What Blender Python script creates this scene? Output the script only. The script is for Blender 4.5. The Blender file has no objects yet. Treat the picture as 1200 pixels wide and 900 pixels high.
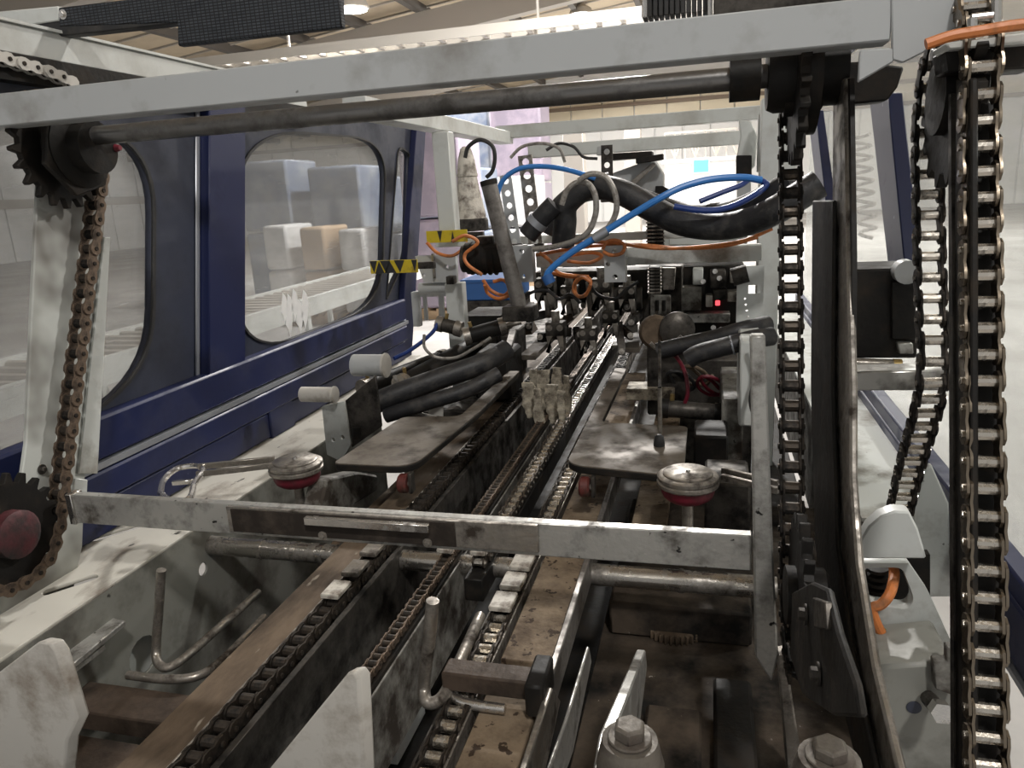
import bpy, bmesh, math, random
from mathutils import Vector, Matrix
random.seed(7)
scn = bpy.context.scene
COL = scn.collection

# ------------------------------------------------------------------ camera, world, lights, exposure
F = 870.0                                             # focal length in pixels of the 1200x900 frame
XC = Vector((0.96747906, 0.01121474, -0.25270239))    # machine axes seen in camera axes (x right, y down, z forward)
YC = Vector((0.24709138, -0.25568586, 0.93464998))
ZC = Vector((-0.05413057, -0.96669487, -0.25014178))
cam_data = bpy.data.cameras.new('camera')
cam_data.sensor_width = 36.0
cam_data.lens = 36.0 * F / 1200.0
cam_data.clip_start = 0.02
cam_data.clip_end = 200
cam = bpy.data.objects.new('camera', cam_data)
COL.objects.link(cam)
right = Vector((XC.x, YC.x, ZC.x)); down = Vector((XC.y, YC.y, ZC.y)); fwd = Vector((XC.z, YC.z, ZC.z))
m3 = Matrix((right, -down, -fwd)).transposed()
cam.matrix_world = m3.to_4x4()
scn.camera = cam

world = bpy.data.worlds.new('world'); scn.world = world
world.use_nodes = True
world.node_tree.nodes['Background'].inputs[0].default_value = (1.0, 0.985, 0.96, 1)
world.node_tree.nodes['Background'].inputs[1].default_value = 0.31

def area(name, loc, size, power, rot=(0, 0, 0), col=(1, 0.97, 0.93)):
    l = bpy.data.lights.new(name, 'AREA'); l.shape = 'DISK'; l.size = size; l.energy = power; l.color = col
    o = bpy.data.objects.new(name, l); o.location = loc; o.rotation_euler = rot; COL.objects.link(o)
    return o
scn.view_settings.view_transform = 'Standard'
scn.view_settings.look = 'None'
scn.view_settings.gamma = 1
scn.view_settings.use_curve_mapping = False
scn.view_settings.exposure = 0.55

FLOOR = -1.6
def at(x, y, X=None, Y=None, Z=None, d=None):
    """photo pixel -> point where its ray meets the plane X=, Y= or Z= (or depth d)"""
    u = (x - 600) / F; v = (y - 450) / F
    r = right * u + down * v + fwd
    if d is not None: return r * d
    if X is not None: return r * (X / r.x)
    if Y is not None: return r * (Y / r.y)
    return r * (Z / r.z)

# ------------------------------------------------------------------ materials
MATS = {}
def mat(name, col, rough=0.5, metal=0.0, dirt=None, amount=0.0, scale=8.0, bump=0.0, detail=6.0, stretch=(1, 1, 1),
        spots=None, spot_scale=60, spot_amt=0.25, dirt_rough=0.8):
    m = bpy.data.materials.new(name); m.use_nodes = True
    nt = m.node_tree; N = nt.nodes; L = nt.links
    b = N['Principled BSDF']
    b.inputs['Roughness'].default_value = rough; b.inputs['Metallic'].default_value = metal
    b.inputs['Base Color'].default_value = (*col, 1)
    tc = N.new('ShaderNodeTexCoord'); mp = N.new('ShaderNodeMapping'); mp.inputs['Scale'].default_value = stretch
    L.new(tc.outputs['Object'], mp.inputs['Vector'])
    if dirt is not None:
        n = N.new('ShaderNodeTexNoise'); n.inputs['Scale'].default_value = scale; n.inputs['Detail'].default_value = detail
        n.inputs['Roughness'].default_value = 0.65
        L.new(mp.outputs[0], n.inputs['Vector'])
        r = N.new('ShaderNodeValToRGB'); r.color_ramp.elements[0].position = max(0.0, 0.62 - amount * 0.55); r.color_ramp.elements[1].position = max(0.08, 0.80 - amount * 0.42)
        L.new(n.outputs['Fac'], r.inputs['Fac'])
        mx = N.new('ShaderNodeMix'); mx.data_type = 'RGBA'
        mx.inputs[6].default_value = (*col, 1); mx.inputs[7].default_value = (*dirt, 1)
        L.new(r.outputs[0], mx.inputs[0])
        outc = mx.outputs[2]
        if spots is not None:
            n2 = N.new('ShaderNodeTexNoise'); n2.inputs['Scale'].default_value = spot_scale; n2.inputs['Detail'].default_value = 3
            L.new(mp.outputs[0], n2.inputs['Vector'])
            r2 = N.new('ShaderNodeValToRGB'); r2.color_ramp.elements[0].position = 0.72 - spot_amt * 0.3; r2.color_ramp.elements[1].position = 0.76 - spot_amt * 0.3
            L.new(n2.outputs['Fac'], r2.inputs['Fac'])
            mx2 = N.new('ShaderNodeMix'); mx2.data_type = 'RGBA'; mx2.inputs[7].default_value = (*spots, 1)
            L.new(outc, mx2.inputs[6]); L.new(r2.outputs[0], mx2.inputs[0]); outc = mx2.outputs[2]
        L.new(outc, b.inputs['Base Color'])
        mr = N.new('ShaderNodeMapRange'); mr.inputs[3].default_value = rough; mr.inputs[4].default_value = dirt_rough
        L.new(r.outputs[0], mr.inputs[0]); L.new(mr.outputs[0], b.inputs['Roughness'])
        if metal > 0:
            mm = N.new('ShaderNodeMapRange'); mm.inputs[3].default_value = metal; mm.inputs[4].default_value = metal * 0.35
            L.new(r.outputs[0], mm.inputs[0]); L.new(mm.outputs[0], b.inputs['Metallic'])
    if bump > 0:
        nb = N.new('ShaderNodeTexNoise'); nb.inputs['Scale'].default_value = scale * 6; nb.inputs['Detail'].default_value = 4
        L.new(mp.outputs[0], nb.inputs['Vector'])
        bp = N.new('ShaderNodeBump'); bp.inputs['Strength'].default_value = bump; bp.inputs['Distance'].default_value = 0.004
        L.new(nb.outputs['Fac'], bp.inputs['Height']); L.new(bp.outputs[0], b.inputs['Normal'])
    MATS[name] = m
    return m

BROWN = (0.040, 0.030, 0.022); BLACKOIL = (0.012, 0.011, 0.010)
mat('white_paint', (0.52, 0.54, 0.52), 0.42, 0, (0.19, 0.17, 0.14), 0.25, 6, 0.08, spots=(0.03, 0.025, 0.02), spot_scale=45, spot_amt=0.0)
mat('clean_paint', (0.62, 0.64, 0.62), 0.4, 0, (0.47, 0.47, 0.44), 0.25, 5, 0.04)
mat('grey_paint', (0.44, 0.455, 0.46), 0.36, 0, (0.27, 0.265, 0.25), 0.2, 5, 0.06, spots=(0.04, 0.035, 0.03), spot_scale=30, spot_amt=-0.10)
mat('greasy_paint', (0.27, 0.265, 0.24), 0.4, 0, BROWN, 0.5, 14, 0.25, spots=BLACKOIL, spot_scale=60, spot_amt=0.12)
mat('deck_paint', (0.60, 0.58, 0.52), 0.38, 0, (0.20, 0.16, 0.13), 0.2, 9, 0.12, spots=BLACKOIL, spot_scale=38, spot_amt=0.1, stretch=(1, 0.5, 1))
mat('bar_steel', (0.46, 0.455, 0.43), 0.32, 0.55, (0.07, 0.06, 0.05), 0.28, 16, 0.15, spots=BLACKOIL, spot_scale=55, spot_amt=0.12)
mat('bright_steel', (0.62, 0.60, 0.57), 0.22, 0.95, (0.10, 0.085, 0.07), 0.12, 20, 0.05)
mat('worn_steel', (0.40, 0.37, 0.33), 0.30, 0.85, BROWN, 0.35, 18, 0.15)
mat('dark_steel', (0.095, 0.086, 0.076), 0.40, 0.6, BLACKOIL, 0.4, 14, 0.2)
mat('oily_black', (0.014, 0.013, 0.012), 0.5, 0.0, (0.034, 0.027, 0.021), 0.25, 14, 0.2)
mat('chain_steel', (0.105, 0.085, 0.068), 0.28, 0.85, BLACKOIL, 0.35, 40, 0.1)
mat('chain_rusty', (0.20, 0.145, 0.105), 0.42, 0.6, (0.05, 0.035, 0.025), 0.4, 45, 0.1)
mat('chain_dull', (0.060, 0.048, 0.038), 0.45, 0.5, BLACKOIL, 0.45, 40, 0.2)
mat('chain_roller', (0.55, 0.51, 0.45), 0.2, 0.95, BROWN, 0.15, 40, 0.05)
mat('link_plate_bright', (0.20, 0.165, 0.125), 0.28, 0.9, BROWN, 0.25, 40, 0.05)
mat('rail_brown', (0.150, 0.110, 0.076), 0.55, 0.0, (0.055, 0.040, 0.028), 0.4, 9, 0.4, spots=(0.30, 0.26, 0.21), spot_scale=30, spot_amt=0.12, stretch=(1, 0.35, 1))
mat('plank_brown', (0.23, 0.175, 0.12), 0.75, 0.0, (0.09, 0.064, 0.043), 0.35, 12, 0.6, spots=(0.045, 0.03, 0.02), spot_scale=50, spot_amt=0.3)
mat('pan_grime', (0.085, 0.066, 0.050), 0.5, 0.0, BLACKOIL, 0.4, 6, 0.6, spots=(0.28, 0.25, 0.22), spot_scale=80, spot_amt=-0.02)
mat('tray_black', (0.150, 0.130, 0.108), 0.48, 0.2, (0.05, 0.04, 0.032), 0.3, 10, 0.15, spots=(0.30, 0.26, 0.2), spot_scale=26, spot_amt=0.02)
mat('stained_plate', (0.032, 0.026, 0.022), 0.5, 0.1, (0.065, 0.052, 0.042), 0.25, 20, 0.2)
mat('red_hub', (0.075, 0.016, 0.020), 0.55, 0, BLACKOIL, 0.4, 18, 0.2)
mat('dirty_bolt', (0.14, 0.125, 0.105), 0.5, 0.25, (0.07, 0.055, 0.045), 0.35, 30, 0.2)
mat('yellow_grime', (0.24, 0.19, 0.06), 0.6, 0, BROWN, 0.45, 30, 0.2)
mat('bar_brown', (0.075, 0.055, 0.042), 0.55, 0, (0.03, 0.023, 0.018), 0.35, 12, 0.4)
mat('side_paint', (0.25, 0.25, 0.225), 0.5, 0, (0.085, 0.078, 0.066), 0.3, 5, 0.1, spots=BLACKOIL, spot_scale=22, spot_amt=-0.05)
mat('shaft_steel', (0.44, 0.415, 0.38), 0.24, 0.95, (0.06, 0.05, 0.04), 0.22, 16, 0.1)
mat('post_steel', (0.23, 0.215, 0.20), 0.35, 0.6, (0.09, 0.08, 0.07), 0.3, 16, 0.1)
mat('plate_paint', (0.54, 0.56, 0.53), 0.42, 0, (0.15, 0.14, 0.125), 0.42, 4.5, 0.08, detail=3, spots=(0.04, 0.03, 0.025), spot_scale=40, spot_amt=-0.02)
mat('shaft_dark', (0.20, 0.195, 0.19), 0.3, 0.85, (0.06, 0.055, 0.05), 0.3, 14, 0.1)
mat('rubber', (0.022, 0.022, 0.023), 0.55, 0, (0.06, 0.055, 0.05), 0.2, 20, 0.2)
mat('belt_mesh', (0.030, 0.034, 0.042), 0.6, 0, (0.05, 0.055, 0.065), 0.35, 30, 0.5)
mat('blue_paint', (0.0065, 0.012, 0.060), 0.45, 0, (0.006, 0.010, 0.045), 0.2, 4, 0.04, spots=(0.18, 0.19, 0.26), spot_scale=26, spot_amt=-0.10)
mat('slate_paint', (0.032, 0.038, 0.062), 0.45, 0, (0.024, 0.028, 0.044), 0.35, 4, 0.04)
mat('silver_trim', (0.42, 0.44, 0.48), 0.35, 0.6)
mat('plastic_white', (0.52, 0.50, 0.46), 0.45, 0, (0.20, 0.16, 0.12), 0.22, 9, 0.12, spots=(0.12, 0.09, 0.06), spot_scale=40, spot_amt=-0.1)
mat('pad_white', (0.55, 0.52, 0.46), 0.5, 0, (0.10, 0.07, 0.05), 0.3, 30, 0.1)
mat('red_plastic', (0.16, 0.012, 0.026), 0.4, 0, (0.05, 0.01, 0.012), 0.25, 20, 0.05)
mat('red_rubber', (0.11, 0.022, 0.018), 0.55, 0, BROWN, 0.3, 30, 0.2)
mat('orange_cable', (0.62, 0.20, 0.055), 0.45, 0, (0.25, 0.11, 0.05), 0.25, 30)
mat('blue_hose', (0.045, 0.22, 0.62), 0.35)
mat('dark_blue_hose', (0.02, 0.05, 0.22), 0.35)
mat('braided_hose', (0.36, 0.34, 0.31), 0.4, 0.4, (0.15, 0.13, 0.11), 0.3, 60, 0.3)
mat('black_hose', (0.020, 0.020, 0.022), 0.48, 0, (0.07, 0.065, 0.06), 0.22, 24, 0.3)
mat('yellow_cable', (0.26, 0.24, 0.08), 0.5)
mat('yellow_paint', (0.62, 0.47, 0.02), 0.45, 0, (0.30, 0.21, 0.03), 0.2, 20)
mat('wax', (0.60, 0.54, 0.43), 0.6, 0, (0.07, 0.055, 0.04), 0.42, 22, 0.5)
mat('grease', (0.62, 0.58, 0.51), 0.35, 0, (0.16, 0.13, 0.11), 0.3, 25, 0.5)
mat('concrete', (0.42, 0.41, 0.40), 0.55, 0, (0.30, 0.29, 0.28), 0.4, 0.8, 0.05)
mat('hall_wall', (0.80, 0.80, 0.79), 0.6)
mat('hall_beige', (0.70, 0.62, 0.47), 0.6)
mat('hall_brown', (0.20, 0.15, 0.11), 0.6)
mat('roof_sheet', (0.62, 0.52, 0.38), 0.6, 0, (0.48, 0.40, 0.30), 0.3, 0.7)
mat('roof_steel', (0.46, 0.43, 0.39), 0.5)
mat('roof_dark', (0.12, 0.11, 0.10), 0.6)
mat('tray_white', (0.55, 0.52, 0.47), 0.5)
mat('wrap_blue', (0.16, 0.20, 0.29), 0.35, 0, (0.30, 0.33, 0.38), 0.35, 3)
mat('wrap_grey', (0.32, 0.33, 0.35), 0.35, 0, (0.48, 0.48, 0.48), 0.35, 3)
mat('wrap_purple', (0.36, 0.315, 0.40), 0.4, 0, (0.5, 0.42, 0.52), 0.3, 3)
mat('wrap_white', (0.68, 0.68, 0.68), 0.4, 0, (0.5, 0.5, 0.52), 0.3, 3)
mat('pallet_wood', (0.42, 0.30, 0.19), 0.7)
mat('bench_blue', (0.03, 0.12, 0.36), 0.45)
mat('brass', (0.42, 0.30, 0.12), 0.35, 0.7, BROWN, 0.3, 30)

for nm in ('tray_black', 'oily_black', 'rail_brown', 'plank_brown', 'bar_brown', 'pan_grime', 'stained_plate', 'chain_dull', 'dark_steel'):
    MATS[nm].node_tree.nodes['Principled BSDF'].inputs['Specular IOR Level'].default_value = 0.18
def emis(name, col, s):
    m = bpy.data.materials.new(name); m.use_nodes = True
    b = m.node_tree.nodes['Principled BSDF']
    b.inputs['Base Color'].default_value = (*[c * 0.5 for c in col], 1)
    b.inputs['Emission Color'].default_value = (*col, 1); b.inputs['Emission Strength'].default_value = s
    MATS[name] = m
emis('lamp_glow', (1.0, 0.97, 0.92), 14)
emis('screen_blue', (0.10, 0.62, 0.95), 1.6)
emis('led_red', (1.0, 0.08, 0.10), 1.2)

def polycarb(name, haze, tint):
    m = bpy.data.materials.new(name); m.use_nodes = True
    nt = m.node_tree; N = nt.nodes; L = nt.links
    N.remove(N['Principled BSDF']); out = N['Material Output']
    tr = N.new('ShaderNodeBsdfTransparent'); tr.inputs[0].default_value = (*tint, 1)
    tl = N.new('ShaderNodeBsdfTranslucent'); tl.inputs[0].default_value = (0.80, 0.80, 0.80, 1)
    df = N.new('ShaderNodeBsdfDiffuse'); df.inputs[0].default_value = (0.5, 0.5, 0.5, 1)
    gl = N.new('ShaderNodeBsdfGlossy'); gl.inputs['Roughness'].default_value = 0.12; gl.inputs[0].default_value = (0.9, 0.9, 0.9, 1)
    tc = N.new('ShaderNodeTexCoord'); mp = N.new('ShaderNodeMapping'); mp.inputs['Scale'].default_value = (1, 1.2, 9)
    mp.inputs['Rotation'].default_value = (0.3, 0, 0)
    n = N.new('ShaderNodeTexNoise'); n.inputs['Scale'].default_value = 5; n.inputs['Detail'].default_value = 8; n.inputs['Roughness'].default_value = 0.6
    L.new(tc.outputs['Object'], mp.inputs[0]); L.new(mp.outputs[0], n.inputs['Vector'])
    mr = N.new('ShaderNodeMapRange'); mr.inputs[1].default_value = 0.3; mr.inputs[2].default_value = 0.75
    mr.inputs[3].default_value = haze * 0.9; mr.inputs[4].default_value = haze * 1.15
    L.new(n.outputs['Fac'], mr.inputs[0])
    m1 = N.new('ShaderNodeMixShader'); m1.inputs[0].default_value = 0.45; L.new(tl.outputs[0], m1.inputs[1]); L.new(df.outputs[0], m1.inputs[2])
    m2 = N.new('ShaderNodeMixShader'); L.new(mr.outputs[0], m2.inputs[0]); L.new(tr.outputs[0], m2.inputs[1]); L.new(m1.outputs[0], m2.inputs[2])
    m3_ = N.new('ShaderNodeMixShader'); m3_.inputs[0].default_value = 0.06; L.new(m2.outputs[0], m3_.inputs[1]); L.new(gl.outputs[0], m3_.inputs[2])
    L.new(m3_.outputs[0], out.inputs[0])
    MATS[name] = m
polycarb('polycarbonate', 0.31, (0.93, 0.94, 0.94))
polycarb('polycarbonate_clear', 0.28, (0.93, 0.95, 0.94))

def hazard_mat():
    m = bpy.data.materials.new('hazard'); m.use_nodes = True
    nt = m.node_tree; N = nt.nodes; L = nt.links; b = N['Principled BSDF']; b.inputs['Roughness'].default_value = 0.5
    b.inputs['Base Color'].default_value = (0.62, 0.47, 0.02, 1)
    MATS['hazard'] = m
hazard_mat()

def mesh_belt():
    m = MATS['belt_mesh']; nt = m.node_tree; N = nt.nodes; L = nt.links; b = N['Principled BSDF']
    tc = N.new('ShaderNodeTexCoord'); br = N.new('ShaderNodeTexBrick'); br.inputs['Scale'].default_value = 90; br.offset = 0.0
    br.inputs['Mortar Size'].default_value = 0.018; br.inputs['Brick Width'].default_value = 0.9; br.inputs['Row Height'].default_value = 0.5
    mp = N.new('ShaderNodeMapping'); mp.inputs['Rotation'].default_value = (math.pi / 2, 0, 0)
    L.new(tc.outputs['Object'], mp.inputs[0]); L.new(mp.outputs[0], br.inputs['Vector'])
    bp = N.new('ShaderNodeBump'); bp.inputs['Distance'].default_value = 0.004; bp.inputs['Strength'].default_value = 1.0
    L.new(br.outputs['Fac'], bp.inputs['Height']); bp.invert = True
    L.new(bp.outputs[0], b.inputs['Normal'])
    br.inputs['Color1'].default_value = (0.040, 0.046, 0.056, 1); br.inputs['Color2'].default_value = (0.060, 0.068, 0.080, 1); br.inputs['Mortar'].default_value = (0.008, 0.009, 0.011, 1); br.inputs['Mortar Size'].default_value = 0.10
    L.new(br.outputs['Color'], b.inputs['Base Color'])
mesh_belt()

# ------------------------------------------------------------------ mesh helpers
def tag(o, label=None, cat=None, group=None, kind=None):
    if label: o['label'] = label
    if cat: o['category'] = cat
    if group: o['group'] = group
    if kind: o['kind'] = kind
    return o
WLOC = {}
def thing(name, label, cat, loc, group=None):
    o = bpy.data.objects.new(name, None); o.empty_display_size = 0.05
    COL.objects.link(o); o.location = loc; WLOC[o.name] = Vector(loc)
    return tag(o, label, cat, group)

def link_mesh(me, name, m, parent=None, loc=None, bevel=0.0, bseg=1):
    o = bpy.data.objects.new(name, me); COL.objects.link(o)
    if m and not me.materials: me.materials.append(MATS[m])
    loc = Vector(loc) if loc is not None else Vector((0, 0, 0))
    WLOC[o.name] = loc
    if parent is not None:
        o.parent = parent; o.location = loc - WLOC[parent.name]
    else: o.location = loc
    if bevel > 0:
        b = o.modifiers.new('bevel', 'BEVEL'); b.width = bevel; b.segments = bseg; b.limit_method = 'ANGLE'; b.angle_limit = 0.7
    return o

def spline(pts, n=8):
    pts = [Vector(p) for p in pts]
    if len(pts) < 3: return pts
    out = []
    for i in range(len(pts) - 1):
        p0 = pts[i - 1] if i > 0 else pts[0] * 2 - pts[1]
        p1, p2 = pts[i], pts[i + 1]
        p3 = pts[i + 2] if i + 2 < len(pts) else pts[-1] * 2 - pts[-2]
        for k in range(n):
            t = k / n
            out.append(0.5 * ((2 * p1) + (p2 - p0) * t + (2 * p0 - 5 * p1 + 4 * p2 - p3) * t * t + (3 * p1 - p0 - 3 * p2 + p3) * t ** 3))
    out.append(pts[-1])
    return out

class MB:
    def __init__(s): s.bm = bmesh.new()
    def _faces(s, vs, fs):
        bv = [s.bm.verts.new(v) for v in vs]
        for f in fs:
            try: s.bm.faces.new([bv[i] for i in f])
            except ValueError: pass
        return s
    def box(s, c, size, rot=None):
        c = Vector(c); h = Vector(size) / 2
        vs = [Vector((x * h.x, y * h.y, z * h.z)) for x in (-1, 1) for y in (-1, 1) for z in (-1, 1)]
        if rot is not None: vs = [rot @ v for v in vs]
        return s._faces([v + c for v in vs], [(0, 1, 3, 2), (4, 6, 7, 5), (0, 4, 5, 1), (2, 3, 7, 6), (0, 2, 6, 4), (1, 5, 7, 3)])
    def bx(s, x0, x1, y0, y1, z0, z1):
        return s.box(((x0 + x1) / 2, (y0 + y1) / 2, (z0 + z1) / 2), (abs(x1 - x0), abs(y1 - y0), abs(z1 - z0)))
    def prism(s, pts, vec):
        pts = [Vector(p) for p in pts]; vec = Vector(vec); n = len(pts)
        return s._faces(pts + [p + vec for p in pts], [tuple(range(n)), tuple(range(2 * n - 1, n - 1, -1))] + [(i, (i + 1) % n, n + (i + 1) % n, n + i) for i in range(n)])
    def beam(s, p0, p1, w, h, up=(0, 0, 1)):
        p0 = Vector(p0); p1 = Vector(p1); t = (p1 - p0).normalized(); sd = t.cross(Vector(up)).normalized(); u = sd.cross(t)
        a = [p0 + sd * (w / 2 * i) + u * (h / 2 * j) for i, j in ((-1, -1), (1, -1), (1, 1), (-1, 1))]
        return s.prism(a, p1 - p0)
    def tube(s, pts, r, n=10, smooth=0, closed=False):
        pts = spline(pts, smooth) if smooth else [Vector(p) for p in pts]
        k = len(pts); rs = r if isinstance(r, (list, tuple)) else [r] * k
        if len(rs) != k: rs = [rs[min(len(rs) - 1, int(i * len(rs) / k))] for i in range(k)]
        rings = []; prev = None
        for i, p in enumerate(pts):
            t = (pts[min(i + 1, k - 1)] - pts[max(i - 1, 0)]).normalized()
            if prev is None:
                a = Vector((0, 0, 1)) if abs(t.z) < 0.9 else Vector((1, 0, 0)); nrm = t.cross(a).normalized()
            else:
                nrm = (prev - t * prev.dot(t)).normalized()
            prev = nrm; b = t.cross(nrm)
            rings.append([p + (nrm * math.cos(2 * math.pi * j / n) + b * math.sin(2 * math.pi * j / n)) * rs[i] for j in range(n)])
        vs = [v for q in rings for v in q]
        fs = [(i * n + j, i * n + (j + 1) % n, (i + 1) * n + (j + 1) % n, (i + 1) * n + j) for i in range(k - 1) for j in range(n)]
        fs += [tuple(range(n)), tuple(range((k - 1) * n, k * n))]
        return s._faces(vs, fs)
    def cyl(s, p0, p1, r, n=16, r2=None):
        return s.tube([p0, p1], [r, r if r2 is None else r2], n)
    def lathe(s, base, axis, prof, n=20):
        base = Vector(base); ax = Vector(axis).normalized()
        a = Vector((0, 0, 1)) if abs(ax.z) < 0.9 else Vector((1, 0, 0)); u = ax.cross(a).normalized(); v = ax.cross(u)
        vs = []; k = len(prof)
        for r, h in prof:
            for j in range(n): vs.append(base + ax * h + (u * math.cos(2 * math.pi * j / n) + v * math.sin(2 * math.pi * j / n)) * max(r, 1e-4))
        fs = [(i * n + j, i * n + (j + 1) % n, (i + 1) * n + (j + 1) % n, (i + 1) * n + j) for i in range(k - 1) for j in range(n)]
        fs += [tuple(range(n)), tuple(range((k - 1) * n, k * n))]
        return s._faces(vs, fs)
    def mesh(s, name, origin, ang=0.6):
        bmesh.ops.recalc_face_normals(s.bm, faces=s.bm.faces)
        for v in s.bm.verts: v.co -= origin
        me = bpy.data.meshes.new(name); s.bm.to_mesh(me); s.bm.free()
        if ang:
            for p in me.polygons: p.use_smooth = True
            me.set_sharp_from_angle(angle=ang)
        return me
    def build(s, name, m, parent=None, bevel=0.0, bseg=1, ang=0.6):
        vs = [v.co for v in s.bm.verts]
        lo = Vector([min(v[i] for v in vs) for i in range(3)]); hi = Vector([max(v[i] for v in vs) for i in range(3)])
        o = (lo + hi) / 2; o.z = lo.z
        return link_mesh(s.mesh(name, o, ang), name, m, parent, o, bevel, bseg)

def one(name, m, label, cat, mb, group=None, bevel=0.0, bseg=1):
    return tag(mb.build(name, m, None, bevel, bseg), label, cat, group)

def rounded(pts, r, n=7):
    pts = [Vector((p[0], p[1])) for p in pts]; out = []; k = len(pts)
    rs = r if isinstance(r, (list, tuple)) else [r] * k
    for i, p in enumerate(pts):
        a = (pts[i - 1] - p); b = (pts[(i + 1) % k] - p)
        ra_, rb_ = rs[i] if isinstance(rs[i], tuple) else (rs[i], rs[i])
        da = min(ra_, a.length * 0.49); db = min(rb_, b.length * 0.49)
        if not isinstance(rs[i], tuple): da = db = min(da, db)
        if da <= 0: out.append(p); continue
        p0 = p + a.normalized() * da; p1 = p + b.normalized() * db
        for j in range(n + 1):
            t = j / n; out.append(p0 * (1 - t) ** 2 + p * 2 * t * (1 - t) + p1 * t * t)
    return out
def circ(c, r, n=14): return [Vector((c[0] + r * math.cos(2 * math.pi * i / n), c[1] + r * math.sin(2 * math.pi * i / n))) for i in range(n)]

def holed(name, m, outer, holes, o, u, v, thick, parent=None, bevel=0.0):
    """flat plate with holes: 2-D outlines in the frame (o,u,v), extruded by thick along u x v (centred)"""
    cu = bpy.data.curves.new('outline', 'CURVE'); cu.dimensions = '2D'; cu.fill_mode = 'BOTH'; cu.extrude = thick / 2
    for pl in [outer] + list(holes):
        sp = cu.splines.new('POLY'); sp.points.add(len(pl) - 1); sp.use_cyclic_u = True
        for q, p in zip(sp.points, pl): q.co = (p[0], p[1], 0, 1)
    t = bpy.data.objects.new('outline', cu); COL.objects.link(t)
    dg = bpy.context.evaluated_depsgraph_get()
    me = bpy.data.meshes.new_from_object(t.evaluated_get(dg)); bpy.data.objects.remove(t); bpy.data.curves.remove(cu)
    u = Vector(u); v = Vector(v); n = u.cross(v).normalized(); o = Vector(o)
    for w in me.vertices: w.co = o + u * w.co.x + v * w.co.y + n * w.co.z
    me.materials.clear()
    lo = Vector([min(w.co[i] for w in me.vertices) for i in range(3)]); hi = Vector([max(w.co[i] for w in me.vertices) for i in range(3)])
    oc = (lo + hi) / 2; oc.z = lo.z
    for w in me.vertices: w.co -= oc
    bm = bmesh.new(); bm.from_mesh(me); bmesh.ops.remove_doubles(bm, verts=bm.verts, dist=1e-6); bmesh.ops.recalc_face_normals(bm, faces=bm.faces); bm.to_mesh(me); bm.free()
    return link_mesh(me, name, m, parent, oc, bevel)

# ------------------------------------------------------------------ chain helpers
def link_outline(p, h, n=5):
    """figure-of-eight side plate outline in (x,z): pins at 0 and p"""
    L = []
    for i in range(n + 1):
        a = math.radians(70) + math.radians(220) * i / n
        L.append((h * math.cos(a), h * math.sin(a)))
    Rr = []
    for i in range(n + 1):
        a = math.radians(250) + math.radians(220) * i / n
        Rr.append((p + h * math.cos(a), h * math.sin(a)))
    return L + [(p / 2, -h * 0.68)] + Rr + [(p / 2, h * 0.68)]
LINKS = {}
def link_meshes(p, w, mi, mo, mr, rr=0.30):
    key = (p, w, mi, mo, mr, rr)
    if key in LINKS: return LINKS[key]
    h = p * 0.42; t = p * 0.10; res = []
    for inner in (True, False):
        mb = MB(); off = w / 2 if inner else w / 2 + t * 1.25
        for sgn in (-1, 1):
            ol = link_outline(p, h)
            y0 = sgn * off; mb.prism([Vector((x, y0, z)) for x, z in ol], (0, sgn * t, 0))
        nplate = len(mb.bm.faces)
        if inner:
            for x in (0, p): mb.tube([Vector((x, -w / 2, 0)), Vector((x, w / 2, 0))], p * rr, 10)
        else:
            for x in (0, p): mb.tube([Vector((x, -w / 2 - t * 3.0, 0)), Vector((x, w / 2 + t * 3.0, 0))], p * 0.14, 8)
        me = mb.mesh('inner_link' if inner else 'outer_link', Vector((0, 0, 0)), 0.6)
        me.materials.append(MATS[mi if inner else mo]); me.materials.append(MATS[mr])
        for i, f in enumerate(me.polygons):
            if i >= nplate: f.material_index = 1
        res.append(me)
    LINKS[key] = res
    return res
def resample(pts, p):
    pts = [Vector(q) for q in pts]; out = [pts[0].copy()]; cur = pts[0].copy(); i = 1
    while i < len(pts):
        d = (pts[i] - cur).length
        if d >= p:
            # exact chord step
            a = pts[i - 1] if (cur - pts[i - 1]).length > 0 else cur
            cur = cur + (pts[i] - cur).normalized() * p; out.append(cur.copy())
        else: i += 1
    return out
def chain(name, label, path, side, p=0.03175, w=0.019, mats=('chain_steel', 'chain_steel', 'chain_roller'), group=None, limit=None, rr=0.30):
    side = Vector(side).normalized(); pts = resample(path, p)
    th = thing(name, label, 'chain', pts[0], group)
    mi, mo = link_meshes(p, w, *mats, rr)
    far = MB() if limit else None; nfar = 0
    for i in range(len(pts) - 1):
        a, b = pts[i], pts[i + 1]; t = (b - a).normalized(); n = t.cross(side).normalized(); sd = n.cross(t)
        M = Matrix((t, sd, n)).transposed()
        if limit and i >= limit:
            inner = i % 2 == 0; off = w / 2 + (0 if inner else p * 0.125)
            for sgn in (-1, 1): far.box(a + t * p / 2 + sd * sgn * (off + p * 0.05), (p * 1.7, p * 0.10, p * 0.72), M)
            far.box(a, (p * 0.5, w * 1.0, p * 0.5), M)
            nfar += 1; continue
        o = bpy.data.objects.new('inner_link' if i % 2 == 0 else 'outer_link', mi if i % 2 == 0 else mo)
        COL.objects.link(o); o.parent = th
        mw = M.to_4x4(); mw.translation = a - WLOC[th.name]; o.matrix_local = mw
        WLOC[o.name] = a
    if nfar:
        o = far.build('distant_links', mats[0], th, ang=0); tag(o, kind='stuff')
    return th, pts

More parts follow.
